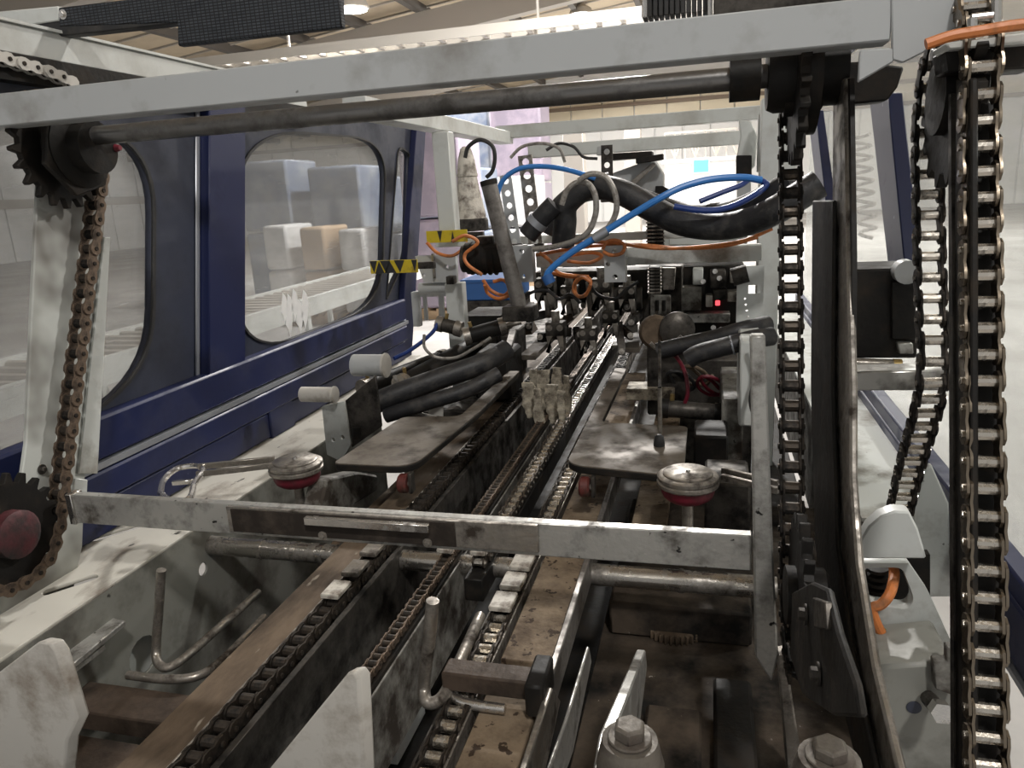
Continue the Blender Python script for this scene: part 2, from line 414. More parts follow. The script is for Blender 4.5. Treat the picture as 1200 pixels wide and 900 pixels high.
def sprocket_mb(c, r, thick, teeth, ax=Vector((1, 0, 0)), tooth=0.018):
    c = Vector(c); mb = MB(); pl = []
    for i in range(teeth):
        a0 = 2 * math.pi * i / teeth; st = 2 * math.pi / teeth
        for f, rr in ((0.0, r - tooth), (0.18, r - tooth), (0.40, r), (0.60, r), (0.82, r - tooth)):
            a = a0 + f * st; pl.append(Vector((-thick / 2, rr * math.cos(a), rr * math.sin(a))) + c)
    mb.prism(pl, (thick, 0, 0))
    return mb
def hexbolt(mb, p, axis, r, h):
    mb.lathe(p, axis, [(r * 1.7, 0), (r * 1.7, h * 0.25)], 14)
    mb.lathe(Vector(p) + Vector(axis).normalized() * h * 0.25, axis, [(r, 0), (r, h * 0.68), (r * 0.85, h * 0.8)], 6)
    return mb

# ================================================================== THE HALL
def struct(name, m, mb, parent=None, bevel=0.0):
    o = mb.build(name, m, parent, bevel)
    if parent is None: tag(o, kind='structure')
    return o
fl = struct('floor', 'concrete', MB().bx(-26, 16, -4, 40, FLOOR - 0.2, FLOOR))
wf = struct('wall_far', 'hall_wall', MB().bx(-26, 16, 36.0, 36.3, FLOOR, 6))
for i in range(34):                                    # profiled cladding sheets
    x = -25.5 + i * 1.22
    MB().bx(x, x + 1.16, 35.90, 36.0, FLOOR, 2.6).build('cladding_panel', 'hall_wall', wf, 0.02)
for i in range(28):                                    # clerestory band of pale boards with brown battens
    x = -25 + i * 1.45
    MB().bx(x, x + 1.40, 35.86, 36.0, 2.75, 4.25).build('clerestory_panel', 'hall_beige', wf, 0.02)
for z in (2.6, 3.45, 4.28):
    MB().bx(-25.8, 15.8, 35.76, 35.86, z, z + 0.16).build('batten', 'hall_brown', wf)
wl = struct('wall_left', 'hall_wall', MB().bx(-26.3, -26, -4, 36, FLOOR, 6))
for i in range(22):
    y = -3.6 + i * 1.8
    MB().bx(-26.0, -25.92, y, y + 1.7, FLOOR, 4.4).build('cladding_panel', 'hall_wall', wl, 0.02)
MB().bx(-25.98, -25.84, -4, 36, 0.4, 0.75).build('dado_rail', 'roof_steel', wl)
wr = struct('wall_right', 'hall_wall', MB().bx(16, 16.3, -4, 36, FLOOR, 6))
for i in range(20):
    y = -3.6 + i * 1.95
    MB().bx(15.92, 16.0, y, y + 1.85, FLOOR, 4.4).build('cladding_panel', 'hall_wall', wr, 0.02)
# pitched roof: one slope rising towards +X
ga = at(407, 52, Y=20); gb_ = at(587, 6, Y=20); RS = (gb_.z - ga.z) / (gb_.x - ga.x)
def rz(x): return ga.z + 0.55 + RS * (x - ga.x)
XR0, XR1 = -24.0, 2.0
ce = struct('ceiling', 'roof_sheet', MB().prism([Vector((XR0, -4, rz(XR0))), Vector((XR1, -4, rz(XR1))), Vector((XR1, -4, rz(XR1) + 0.12)), Vector((XR0, -4, rz(XR0) + 0.12))], (0, 40, 0)))
MB().prism([Vector((XR1, -4, rz(XR1))), Vector((16.3, -4, rz(XR1) - 3)), Vector((16.3, -4, rz(XR1) - 2.88)), Vector((XR1, -4, rz(XR1) + 0.12))], (0, 40, 0)).build('far_slope', 'roof_sheet', ce)
for i in range(15):                                    # purlins running along the hall
    x = -23.2 + i * 1.75
    MB().prism([Vector((x, -3.9, rz(x) - 0.22)), Vector((x + 0.16, -3.9, rz(x + 0.16) - 0.22)), Vector((x + 0.16, -3.9, rz(x + 0.16))), Vector((x, -3.9, rz(x)))], (0, 39.8, 0)).build('purlin', 'roof_dark', ce)
for i in range(28):
    y = 1.2 + i * 1.2
    MB().prism([Vector((XR0, y, rz(XR0) - 0.05)), Vector((XR1, y, rz(XR1) - 0.05)), Vector((XR1, y, rz(XR1))), Vector((XR0, y, rz(XR0)))], (0, 0.05, 0)).build('sheet_seam', 'roof_steel', ce)
for y in (4.0, 12.0, 20.0, 28.0):
    MB().prism([Vector((XR0, y, rz(XR0) - 0.85)), Vector((XR1, y, rz(XR1) - 0.85)), Vector((XR1, y, rz(XR1) - 0.22)), Vector((XR0, y, rz(XR0) - 0.22))], (0, 0.35, 0)).build('roof_rafter', 'roof_steel', ce)
# cable tray across the hall
zct = at(450, 48, Y=14.0).z
ct = thing('cable_tray', 'long white ladder cable tray hung across under the factory roof', 'cable tray', (-5, 14.0, zct))
for dy in (0, 0.45): MB().bx(-20, 6, 14.0 + dy, 14.04 + dy, zct - 0.09, zct + 0.09).build('side_rail', 'tray_white', ct)
for i in range(62): MB().bx(-20 + i * 0.42, -19.92 + i * 0.42, 14.03, 14.46, zct - 0.07, zct - 0.02).build('rung', 'tray_white', ct)
for i in range(5):
    x = -18 + i * 5; MB().bx(x, x + 0.04, 14.2, 14.24, zct, rz(x)).build('hanger', 'roof_steel', ct)
# high-bay lamps
def lamp(p, label, power=900):
    p = Vector(p); t = thing('high_bay_lamp', label, 'lamp', p, 'high bay lamps under the hall roof')
    MB().lathe(p, (0, 0, 1), [(0.34, 0.0), (0.36, 0.02), (0.30, 0.16), (0.14, 0.26), (0.12, 0.42), (0.03, 0.46)], 20).build('housing', 'roof_steel', t)
    MB().lathe(p + Vector((0, 0, -0.02)), (0, 0, 1), [(0.31, 0.0), (0.31, 0.02)], 20).build('diffuser', 'lamp_glow', t)
    MB().cyl(p + Vector((0, 0, 0.44)), (p.x, p.y, rz(p.x) if p.x < 2 else rz(2) - 3 * (p.x - 2) / 14.3), 0.015, 6).build('hanger', 'roof_steel', t)
    area('lamp_light', p + Vector((0, 0, -0.06)), 0.6, power)
lamp(at(412, 11, Y=15), 'round glowing high bay lamp beside the dark woven belt end', 350)
lamp(at(681, 17, Y=24), 'small distant high bay lamp above the white cable tray')
for x, y, w in ((-12, 3.5, 700), (-17, 12, 900), (-1, 10, 900), (5, 19, 800), (-3, 26, 800), (7, 5, 500), (1.6, -2.6, 170)):  # the last is an unseen lamp added behind the camera for highlights
    lamp((x, y, 4.9), 'high bay lamp hanging over the hall floor beyond the machine' if y > 0 else 'unseen high bay lamp added over the near end for highlights', w)
# office block with lit blue screen and lattice balustrade
ob = thing('office_block', 'white flat-fronted office block at the far end of the hall', 'building', at(822, 250, Y=26) * 1.0)
p0 = at(779, 192, Y=26); p1 = at(862, 252, Y=26)
MB().bx(p0.x, p1.x, 26, 29.5, FLOOR, p0.z).build('wall', 'hall_wall', ob)
MB().bx(p0.x - 0.1, p1.x + 0.1, 25.9, 29.6, p0.z, p0.z + 0.12).build('roof', 'hall_wall', ob)
for i in range(8):
    x = p0.x + i * (p1.x - p0.x) / 7
    MB().bx(x - 0.025, x + 0.025, 25.95, 26.0, p0.z + 0.12, p0.z + 0.95).build('post', 'roof_steel', ob)
    if i < 7:
        x2 = p0.x + (i + 1) * (p1.x - p0.x) / 7
        MB().beam((x, 25.97, p0.z + (0.16 if i % 2 else 0.92)), (x2, 25.97, p0.z + (0.92 if i % 2 else 0.16)), 0.03, 0.03).build('brace', 'hall_beige', ob)
MB().bx(p0.x, p1.x, 25.94, 26.0, p0.z + 0.92, p0.z + 0.98).build('handrail', 'roof_steel', ob)
q0 = at(813, 188, Y=25.9); q1 = at(830, 201, Y=25.9)
sc = thing('wall_screen', 'small glowing blue screen on the white office block', 'screen', (q0.x, 25.9, q1.z))
MB().bx(q0.x - 0.05, q1.x + 0.05, 25.91, 25.99, q1.z - 0.05, q0.z + 0.05).build('bezel', 'hall_wall', sc)
MB().bx(q0.x, q1.x, 25.89, 25.91, q1.z, q0.z).build('panel', 'screen_blue', sc)

# pallets of wrapped goods
def pallet_stack(x, y, w, d, h, m, label, tiers=2):
    t = thing('pallet_stack', label, 'pallet', (x, y, FLOOR), 'wrapped pallet loads in the hall')
    for i in range(5): MB().bx(x - w / 2 + i * w / 4.4, x - w / 2 + i * w / 4.4 + w * 0.1, y - d / 2, y + d / 2, FLOOR + 0.11, FLOOR + 0.14).build('board', 'pallet_wood', t)
    for i in range(3): MB().bx(x - w / 2, x + w / 2, y - d / 2 + i * (d - 0.1) / 2, y - d / 2 + i * (d - 0.1) / 2 + 0.1, FLOOR, FLOOR + 0.11).build('bearer', 'pallet_wood', t)
    for k in range(tiers):
        z0 = FLOOR + 0.14 + k * h / tiers
        MB().bx(x - w / 2 + 0.03, x + w / 2 - 0.03, y - d / 2 + 0.03, y + d / 2 - 0.03, z0, z0 + h / tiers - 0.03).build('wrapped_load', m, t, 0.04, 2)
def top_at(x, y, Y): return at(x, y, Y=Y)
def stack_px(x, ytop, Y, w, d, m, label):
    p = at(x, ytop, Y=Y); pallet_stack(p.x, Y + d / 2, w, d, p.z - FLOOR - 0.14, m, label)
stk = [(-6.2, 3.4, 1.2, 1.0, 1.5, 'wrap_grey', 'tall grey film-wrapped pallet load beyond the guard window by the chain'),
       (-6.4, 1.4, 1.2, 1.0, 1.3, 'wrap_white', 'low white wrapped pallet load beyond the guard window by the chain'),
       (-9.5, 2.0, 1.4, 1.2, 1.9, 'wrap_grey', 'grey wrapped pallet load far beyond the guard window by the chain')]
for i, (x, yt_) in enumerate(((303, 186), (345, 200), (387, 192), (428, 206))):
    stack_px(x, yt_, (10.4, 11.6)[i % 2], 0.9, 1.0, ('wrap_blue', 'wrap_grey', 'wrap_blue', 'wrap_blue')[i], ['tall blue-grey wrapped load behind the near edge of the larger window', 'grey wrapped load between two blue-grey ones behind the larger window', 'blue-grey wrapped load in the middle of the row behind the larger window', 'lower blue-grey wrapped load at the far edge of the larger window'][i])
for i, x in enumerate((318, 362, 408)):
    stack_px(x, 262 + i * 2, 9.0, 0.42, 0.8, ('wrap_white', 'pallet_wood', 'wrap_white')[i], ['low white boxed load before the blue-grey wrapped row', 'low brown boxed load before the blue-grey wrapped row', 'low white boxed load beside the brown boxed one'][i])
stack_px(497, 140, 9.3, 0.9, 1.0, 'wrap_purple', 'purple wrapped load between the blue guard end and the frame post')
stack_px(601, 112, 15, 1.1, 1.0, 'wrap_purple', 'tall purple wrapped load above the portal frame beams')
stack_px(540, 128, 17.5, 1.3, 1.0, 'wrap_blue', 'blue-grey wrapped load beside the tall purple one')
stack_px(520, 196, 11, 1.2, 1.0, 'wrap_blue', 'low blue wrapped load behind the cone nozzle')
stack_px(586, 205, 12.6, 1.2, 1.0, 'wrap_white', 'low white wrapped load behind the blue hose arc')
for a in stk: pallet_stack(*a)
# roller conveyor line beyond the guard
rc = thing('roller_conveyor', 'low grey roller conveyor line on the floor beyond the blue guard', 'conveyor', (-4.2, 4, FLOOR))
for dx in (0, 0.7): MB().bx(-4.2 + dx, -4.14 + dx, 0.6, 8.8, -0.98, -0.82).build('side_frame', 'clean_paint', rc)
for i in range(51): MB().cyl((-4.14, 0.7 + i * 0.157, -0.86), (-3.5, 0.7 + i * 0.157, -0.86), 0.03, 8).build('roller', 'roof_steel', rc)
for i in range(5):
    for dx in (0, 0.7): MB().bx(-4.19 + dx, -4.15 + dx, 0.8 + i * 1.7, 0.86 + i * 1.7, FLOOR, -0.98).build('leg', 'clean_paint', rc)

# ================================================================== BLUE GUARDS
XG = -1.38
def g2(x, y, X=XG):
    p = at(x, y, X=X); return Vector((p.y, p.z))
UY, UZ = Vector((0, 1, 0)), Vector((0, 0, 1))
gd = thing('safety_guard', 'dark blue steel guard with rounded clear windows along the white deck', 'guard', (XG, 2.0, -0.72))
ZT = 0.33
b_t = g2(492, 150); b_b = g2(474, 430)
k = (b_t.x - b_b.x) / (b_t.y - b_b.y)
outer = [(0.25, -0.7195), (b_b.x + k * (-0.7195 - b_b.y), -0.7195), (b_t.x + k * (ZT - b_t.y), ZT), (0.25, ZT)]
w1 = rounded([g2(180, 150), g2(178, 462), Vector((0.35, g2(115, 490).y)), Vector((0.35, g2(180, 150).y))], [(0.30, 0.22), (0.22, 0.34), 0.1, 0.1], 10)
w2c = [g2(452, 163), g2(447, 357), g2(277, 423), g2(278, 150)]
w2 = rounded(w2c, [(0.36, 0.19), (0.21, 0.36), (0.36, 0.20), (0.20, 0.40)], 10)
w3 = rounded([g2(479, 180), g2(476, 300), g2(452, 352), g2(466, 170)], [0.02, 0.05, 0.02, 0.06])
holed('window_sheet', 'slate_paint', outer, [w1, w2, w3], (XG - 0.012, 0, 0), UY, UZ, 0.024, gd)
def ring(pl, off):
    c = sum(pl, Vector((0, 0))) / len(pl); out = []
    for p in pl: out.append(p + (p - c).normalized() * off)
    return out
for pl, nm in ((w1, 0), (w2, 1), (w3, 2)):
    mb = MB().prism([Vector((XG - 0.030, p.x, p.y)) for p in ring(pl, 0.03)], (-0.006, 0, 0))
    pane = mb.build('window_pane', 'polycarbonate', gd, ang=0)
    holed('window_seal', 'rubber', ring(pl, 0.004), [ring(pl, -0.005)], (XG + 0.003, 0, 0), UY, UZ, 0.008, pane)
def gq(pxs, X, t, name, m, parent=gd, bevel=0.003):
    return MB().prism([at(x, y, X=X) for x, y in pxs], (t, 0, 0)).build(name, m, parent, bevel)
gq([(233, 110), (276, 110), (276, 445), (233, 462)], XG + 0.001, 0.035, 'mullion', 'blue_paint')
gq([(277, 130), (279.5, 130), (279.5, 428), (277, 430)], XG + 0.001, 0.012, 'trim_strip', 'silver_trim')
gq([(483, 130), (494, 130), (475, 430), (462, 430), (468, 330)], XG + 0.001, 0.03, 'end_post', 'blue_paint')
gq([(228, 110), (233, 110), (233, 460), (228, 462)], XG + 0.001, 0.006, 'trim_strip', 'silver_trim')
zs = g2(115, 538).y
MB().bx(XG, XG + 0.045, 0.25, b_b.x - 0.02, zs + 0.012, g2(277, 423).y + 0.004).build('sill_rail', 'blue_paint', gd, 0.006)
MB().bx(XG, XG + 0.05, 0.25, b_b.x - 0.02, zs - 0.006, zs + 0.008).build('sill_trim', 'silver_trim', gd)
MB().bx(XG, XG + 0.055, 0.25, b_b.x - 0.05, zs - 0.075, zs - 0.010).build('base_panel', 'blue_paint', gd, 0.005)
MB().bx(XG, XG + 0.04, 0.25, b_b.x - 0.05, -0.715, zs - 0.082).build('kick_panel', 'blue_paint', gd, 0.004)
MB().bx(XG, XG + 0.047, 1.98, 2.12, -0.60, -0.72).build('hinge_plate', 'blue_paint', gd, 0.004)
# whitish smear marks on the larger pane (dried splashes)
for i in range(5):
    x = 331 + i * 6; y0 = 338 + random.randint(0, 14); y1 = 375 + random.randint(0, 20)
    gq([(x, y0), (x + 4, y0 + 5), (x + 6, y0 + 16), (x + 5, y1 - 12), (x + 2.5, y1), (x + 1, y1 - 9), (x - 2.0, y1 - 14), (x - 1, y0 + 12)], XG - 0.029, 0.001, 'dried_splash', 'hall_wall', gd, 0)
gl = at(88, 52, X=-1.36)
# upper longitudinal beam of the guard
ub = thing('roof_rail_beam', 'pale grey upper side beam running away above the chain loop', 'beam', (-1.36, 1.8, 0.3))
za = at(120, 51, X=-1.36).z; zb = at(120, 82, X=-1.36).z
MB().bx(-1.42, -1.36, 0.3, 2.5, zb, za).build('web', 'clean_paint', ub, 0.003)
MB().bx(-1.44, -1.352, 0.3, 2.5, za, za + 0.006).build('top_flange', 'clean_paint', ub)
MB().bx(-1.42, -1.345, 0.3, 2.5, zb - 0.055, zb - 0.002).build('chain_channel', 'oily_black', ub)

# right-hand guard
XR = 0.52
gr = thing('safety_guard', 'blue framed guard with pale panes behind the right-hand chains', 'guard', (XR, 2.4, -0.9))
def rq(pxs, X, t, name, m, bevel=0.003): return gq(pxs, X, t, name, m, gr, bevel)
def r2(x, y):
    p = at(x, y, X=XR); return p
yA = 0.75; yB = 4.6
zsill = at(1115, 585, X=XR).z
MB().bx(XR + 0.022, XR + 0.028, yA, yB, zsill, 0.45).build('window_pane', 'polycarbonate_clear', gr)
rq([(1018, 110), (1040, 110), (1060, 312), (1041, 314)], XR - 0.02, 0.04, 'frame_bar', 'blue_paint')
rq([(946, 130), (955, 130), (968, 238), (959, 240)], XR - 0.02, 0.04, 'frame_bar', 'blue_paint')
MB().bx(XR - 0.025, XR + 0.02, yA, yB, zsill - 0.10, zsill).build('sill_rail', 'blue_paint', gr, 0.005)
MB().bx(XR - 0.03, XR + 0.02, yA, yB, zsill - 0.115, zsill - 0.105).build('sill_trim', 'silver_trim', gr)
MB().bx(XR - 0.02, XR + 0.02, yA, yB, -0.66, zsill - 0.12).build('base_panel', 'blue_paint', gr, 0.005)
MB().bx(XR - 0.02, XR + 0.02, yA, yB, 0.45, 0.52).build('top_rail', 'blue_paint', gr, 0.005)

# ================================================================== INCLINED CHAIN ELEVATOR
XL, XA, XB = -1.25, 0.13, 0.325
# side plate behind the left chain
sp = thing('elevator_side_plate', 'pale painted side plate carrying the long left chain', 'side plate', (-1.30, 1.2, -0.75))
def XP(x, y, X): return at(x, y, X=X)
pl = [(46, 185), (128, 160), (121, 300), (100, 560), (97, 640), (84, 705), (-60, 760), (-60, 625), (8, 600), (24, 570), (31, 520), (37, 380)]
MB().prism([XP(x, y, -1.285) for x, y in pl], (-0.010, 0, 0)).build('plate', 'plate_paint', sp, 0.002)
MB().prism([XP(x, y, -1.282) for x, y in [(120, 278), (127, 278), (112, 555), (90, 555)]], (0.006, 0, 0)).build('edge_flange', 'white_paint', sp, 0.001)
MB().prism([XP(x, y, -1.28) for x, y in [(84, 560), (98, 562), (97, 582), (80, 582)]], (0.012, 0, 0)).build('spacer_block', 'white_paint', sp, 0.002)
mb = MB(); hexbolt(mb, XP(49, 550, -1.284), (1, 0, 0), 0.006, 0.008); mb.build('bolt', 'dark_steel', sp)
# left chain and its sprockets
cT = XP(117.5, 202, XL); cB = XP(64, 622, XL)
inc = (cT - cB).normalized()
sr = 0.105
nrm = Vector((0, -inc.z, inc.y)).normalized()          # towards the camera, across the run
if nrm.y > 0: nrm = -nrm
cTop = cT + nrm * sr; cBot = cB + nrm * sr
def wrap(c, r, a0, a1, X, n=14):
    return [Vector((X, c.y + r * math.cos(a0 + (a1 - a0) * i / n), c.z + r * math.sin(a0 + (a1 - a0) * i / n))) for i in range(n + 1)]
def ang(v): return math.atan2(v.z, v.y)
a_back = ang(-nrm)
path = wrap(cTop, sr, a_back + math.pi * 0.85, a_back, XL) + wrap(cBot, sr, a_back, a_back - math.pi * 0.85, XL)
chain('roller_chain', 'rusty roller chain running down the pale left side plate', path, (1, 0, 0), 0.03175, 0.019, ('chain_rusty', 'chain_rusty', 'chain_dull'))
def sprocket(name, label, c, r, teeth, hubm='oily_black', X=None, group=None, hub_r=0.045):
    t = thing(name, label, 'sprocket', c, group)
    sprocket_mb(c, r, 0.014, teeth).build('toothed_disc', 'oily_black', t, 0.001)
    MB().lathe(Vector(c) - Vector((0.02, 0, 0)), (1, 0, 0), [(hub_r, 0), (hub_r, 0.05), (hub_r * 0.8, 0.055)], 20).build('hub', hubm, t)
    return t
cb = XP(8, 668, XL)
s_ = sprocket('chain_sprocket', 'black toothed sprocket with a dull red hub under the left chain', cBot, sr + 0.008, 21, 'red_hub')
s_ = sprocket('chain_sprocket', 'black toothed sprocket at the top of the left chain', cTop, sr + 0.008, 21, 'oily_black', hub_r=0.05)
# bearing housing of the top shaft
bh = thing('flange_bearing', 'black greasy flange bearing at the left end of the round shaft', 'bearing', (-1.2, 1.3, 0.1))
MB().lathe(cTop + Vector((0.035, 0, 0)), (1, 0, 0), [(0.075, 0), (0.075, 0.02), (0.05, 0.03), (0.05, 0.06)], 22).build('housing', 'oily_black', bh)
MB().prism([cTop + Vector((0.04, y, z)) for y, z in ((-0.09, -0.03), (-0.03, -0.09), (0.05, -0.07), (0.09, 0.02), (0.04, 0.09), (-0.06, 0.07))], (0.012, 0, 0)).build('flange', 'oily_black', bh, 0.002)
MB().lathe(cTop + Vector((0.096, 0.045, 0.0)), (1, 0, 0), [(0.008, 0), (0.005, 0.01)], 10).build('grease_nipple', 'red_plastic', bh)
# top shaft
ysh = cTop.y; zsh = cTop.z
sh1 = at(95, 158, Y=ysh); sh2 = at(862, 88, Y=ysh)
sf = thing('drive_shaft', 'long dark round shaft under the grey top beam', 'shaft', (-0.6, ysh, zsh))
MB().cyl((-1.18, ysh, sh1.z - 0.004), (0.10, ysh, sh1.z - 0.004), 0.0175, 24).build('shaft', 'shaft_dark', sf)
MB().cyl((0.03, ysh, sh1.z - 0.004), (0.075, ysh, sh1.z - 0.004), 0.034, 24).build('collar', 'oily_black', sf)
MB().cyl((-1.21, ysh, sh1.z - 0.004), (-1.17, ysh, sh1.z - 0.004), 0.034, 24).build('collar', 'oily_black', sf)
# grey top beam (channel) with folded right end
yb = ysh - 0.14
tb = thing('top_cross_beam', 'broad grey painted channel beam spanning the top of the elevator', 'beam', (-0.6, yb, 0.2))
zt = at(600, 43, Y=yb).z; zb_ = at(600, 90, Y=yb).z
xr = at(1045, 30, Y=yb).x
MB().bx(-1.60, xr, yb, yb + 0.006, zb_, zt).build('face', 'grey_paint', tb, 0.002)
MB().bx(-1.60, xr, yb + 0.006, yb + 0.05, zt - 0.006, zt).build('top_flange', 'grey_paint', tb)
MB().bx(-1.60, xr, yb + 0.006, yb + 0.05, zb_, zb_ + 0.006).build('bottom_flange', 'grey_paint', tb)
MB().prism([at(x, y, Y=yb - 0.004) for x, y in [(1045, -12), (1175, -12), (1082, 62), (1058, 74), (1045, 70)]], (0, 0.006, 0)).build('gusset', 'grey_paint', tb, 0.002)
MB().prism([at(x, y, Y=yb - 0.003) for x, y in [(1008, 58), (1048, 56), (1048, 72), (1005, 97)]], (0, 0.008, 0)).build('corner_tab', 'grey_paint', tb, 0.002)
# hub and right end bearing (dark mass)
br_ = thing('flange_bearing', 'black greasy bearing block at the right end of the round shaft', 'bearing', (0.2, ysh, 0.1))
MB().lathe((0.085, ysh, sh1.z - 0.004), (1, 0, 0), [(0.05, 0), (0.055, 0.01), (0.055, 0.04), (0.09, 0.045), (0.09, 0.07), (0.05, 0.075), (0.05, 0.11)], 24).build('housing', 'oily_black', br_)
MB().prism([at(x, y, Y=ysh + 0.02) for x, y in [(893, 78), (1010, 72), (1060, 78), (1052, 102), (1040, 118), (1000, 122), (985, 112), (945, 110), (905, 108)]], (0, 0.05, 0)).build('block', 'oily_black', br_, 0.003)
# right-hand chains
def lineYZ(X, a, b): return [Vector((X, a[0], a[1])), Vector((X, b[0], b[1]))]
rA = 0.085
cA_T = Vector((XA, cTop.y, cTop.z)); cA_B = Vector((XA, cBot.y, cBot.z))
pA = wrap(cA_T, sr, a_back + math.pi * 0.5, a_back, XA, 8) + wrap(cA_B, sr, a_back, a_back - math.pi * 0.6, XA, 8)
chain('roller_chain', 'oily roller chain beside the narrow upright bar at the end of the crossbar', pA, (1, 0, 0), 0.03175, 0.021, ('chain_dull', 'chain_dull', 'chain_steel'))
sprocket('chain_sprocket', 'black sprocket at the top of the oily chain beside the crossbar', cA_T, sr + 0.008, 21, hub_r=0.04)
sprocket('chain_sprocket', 'black sprocket at the bottom of the oily chain beside the crossbar', cA_B, sr + 0.008, 21, hub_r=0.04)
# front run, nearest chain, and its back run, one loop
fT = at(1147, 120, d=0.965); fM = at(1149.5, 350, d=0.91); fB = at(1152.5, 560, d=0.858); fE = at(1155, 905, d=0.835)
X_C = 0.318
fr = [Vector((X_C, p.y, p.z)) for p in (fT, fM, fB, fE)]
for i, (px, py) in enumerate([(1147, 120), (1149.5, 350), (1152.5, 560), (1156, 930)]):
    fr[i] = at(px, py, X=X_C)
bkT = at(1087, 140, X=X_C + 0.001)
cC = Vector((X_C, (fr[0].y + bkT.y) / 2, (fr[0].z + bkT.z) / 2 + 0.02)); rC = (bkT - fr[0]).length / 2
bk = [at(1087, 140, X=X_C), at(1088, 250, X=X_C), at(1091, 360, X=X_C), at(1094, 430, X=X_C), at(1086, 480, X=X_C + 0.004), at(1067, 545, X=X_C + 0.01), at(1052, 610, X=X_C + 0.015), at(1048, 640, X=X_C + 0.018)]
arc = wrap(cC, rC, math.pi + 0.25, -0.1, X_C, 12)
arc = [cC + Vector((0, (rC) * math.cos(t), rC * math.sin(t) + 0.0)) for t in [math.pi - math.pi * i / 12 for i in range(13)]]
chain('roller_chain', 'big bright-rollered chain at the right-hand guard', list(reversed(fr)) + arc[:8], (1, 0, 0), 0.03175, 0.028, ('link_plate_bright', 'link_plate_bright', 'chain_roller'), rr=0.24)
chain('roller_chain', 'dark back run of chain between gear cabinet and black guide rail', spline([arc[9]] + bk, 5), (1, 0, 0), 0.03175, 0.026, ('chain_dull', 'chain_dull', 'chain_roller'), rr=0.24)
sprocket('chain_sprocket', 'black sprocket at the top of the bright-rollered chain loop', cC, rC + 0.006, 15, hub_r=0.05)
# black guide rail left of the nearest chain
gk = thing('chain_guide', 'black upright guide rail along the bright-rollered chain', 'guide rail', (X_C - 0.02, 0.95, -0.7))
MB().prism([at(x, y, X=X_C - 0.016) for x, y in [(1120, 92), (1138, 92), (1138, 930), (1118, 930), (1117, 450)]], (0.008, 0, 0)).build('rail', 'oily_black', gk, 0.002)
bkp = [p + Vector((0, 0.022, 0)) for p in fr]
for i in range(3): MB().prism([bkp[i] + Vector((-0.010, 0, 0)), bkp[i] + Vector((0.024, 0, 0)), bkp[i + 1] + Vector((0.024, 0, 0)), bkp[i + 1] + Vector((-0.010, 0, 0))], (0, 0.008, 0)).build('backing_bar', 'oily_black', gk)
MB().prism([at(x, y, X=X_C - 0.018) for x, y in [(1111, 110), (1114, 110), (1117, 460), (1118, 900), (1114, 900), (1112, 460)]], (0.006, 0, 0)).build('edge_strip', 'dark_steel', gk)
# upright plates between the chains (dark + pale worn edge), curving at the foot
up = thing('elevator_upright', 'dark steel upright with a pale worn edge between the right-hand chains', 'upright', (0.17, 1.1, -0.9))
MB().prism([at(x, y, X=0.175) for x, y in [(952, 235), (976, 235), (974, 450), (980, 640), (1000, 780), (1030, 920), (1010, 920), (975, 780), (955, 640), (950, 450)]], (0.006, 0, 0)).build('plate', 'oily_black', up, 0.002)
MB().prism([at(x, y, X=0.185) for x, y in [(976, 92), (989, 92), (992, 300), (996, 450), (996, 560), (1003, 660), (1022, 780), (1055, 920), (1035, 920), (1002, 780), (985, 660), (977, 560), (972, 430), (975, 300)]], (0.010, 0, 0)).build('edge_strip', 'worn_steel', up, 0.003)
MB().prism([at(x, y, X=0.19) for x, y in [(989, 92), (996, 92), (999, 300), (998, 450), (992, 300)]], (0.006, 0, 0)).build('inner_face', 'oily_black', up)
# narrow upright bar where the crossbar ends
nb = thing('upright_bar', 'narrow pale upright bar standing where the crossbar ends', 'bar', (0.08, 1.1, -0.9))
MB().prism([at(x, y, Y=1.07) for x, y in [(879, 393), (897, 393), (906, 640), (912, 770), (904, 800), (885, 770), (883, 640)]], (0, 0.02, 0)).build('bar', 'bar_steel', nb, 0.003)
MB().prism([at(x, y, Y=1.065) for x, y in [(911, 770), (921, 768), (942, 905), (922, 905)]], (0, 0.03, 0)).build('foot', 'worn_steel', nb, 0.003)
# crossbar
zc0 = at(480, 604, Y=1.085).z; zc1 = at(480, 641, Y=1.085).z
cbx = thing('elevator_crossbar', 'spotted flat steel crossbar hung between the two side chains', 'crossbar', (-0.58, 1.09, zc1))
xl = at(82, 600, Y=1.085).x; xrr = at(881, 650, Y=1.085).x
MB().bx(xl, xrr, 1.085, 1.105, zc1, zc0).build('bar', 'bar_steel', cbx, 0.002)
MB().bx(xl, xl + 0.014, 1.080, 1.110, zc1 - 0.001, zc0 + 0.002).build('end_lug', 'bright_steel', cbx, 0.001)
x1 = at(268, 610, Y=1.08).x; x2 = at(631, 630, Y=1.08).x
MB().bx(x1, x2, 1.077, 1.085, zc1 + 0.010, zc0 - 0.001).build('wear_plate', 'worn_steel', cbx, 0.001)
xw = at(535, 630, Y=1.08).x
MB().bx(x1 + 0.01, xw, 1.0745, 1.077, zc1 + 0.011, zc0 - 0.004).build('dark_plate', 'stained_plate', cbx, 0.001)
x3 = at(358, 605, Y=1.07).x; x4 = at(503, 612, Y=1.07).x
MB().bx(x3, x4, 1.062, 1.0745, zc0 - 0.020, zc0 - 0.006).build('bright_strip', 'bright_steel', cbx, 0.001)
for x, y in ((377, 617), (500, 624)):
    p = at(x, y, Y=1.0745); mb = MB(); hexbolt(mb, (p.x, p.y, zc1 + 0.016), (0, -1, 0), 0.005, 0.006); mb.build('bolt', 'worn_steel', cbx)
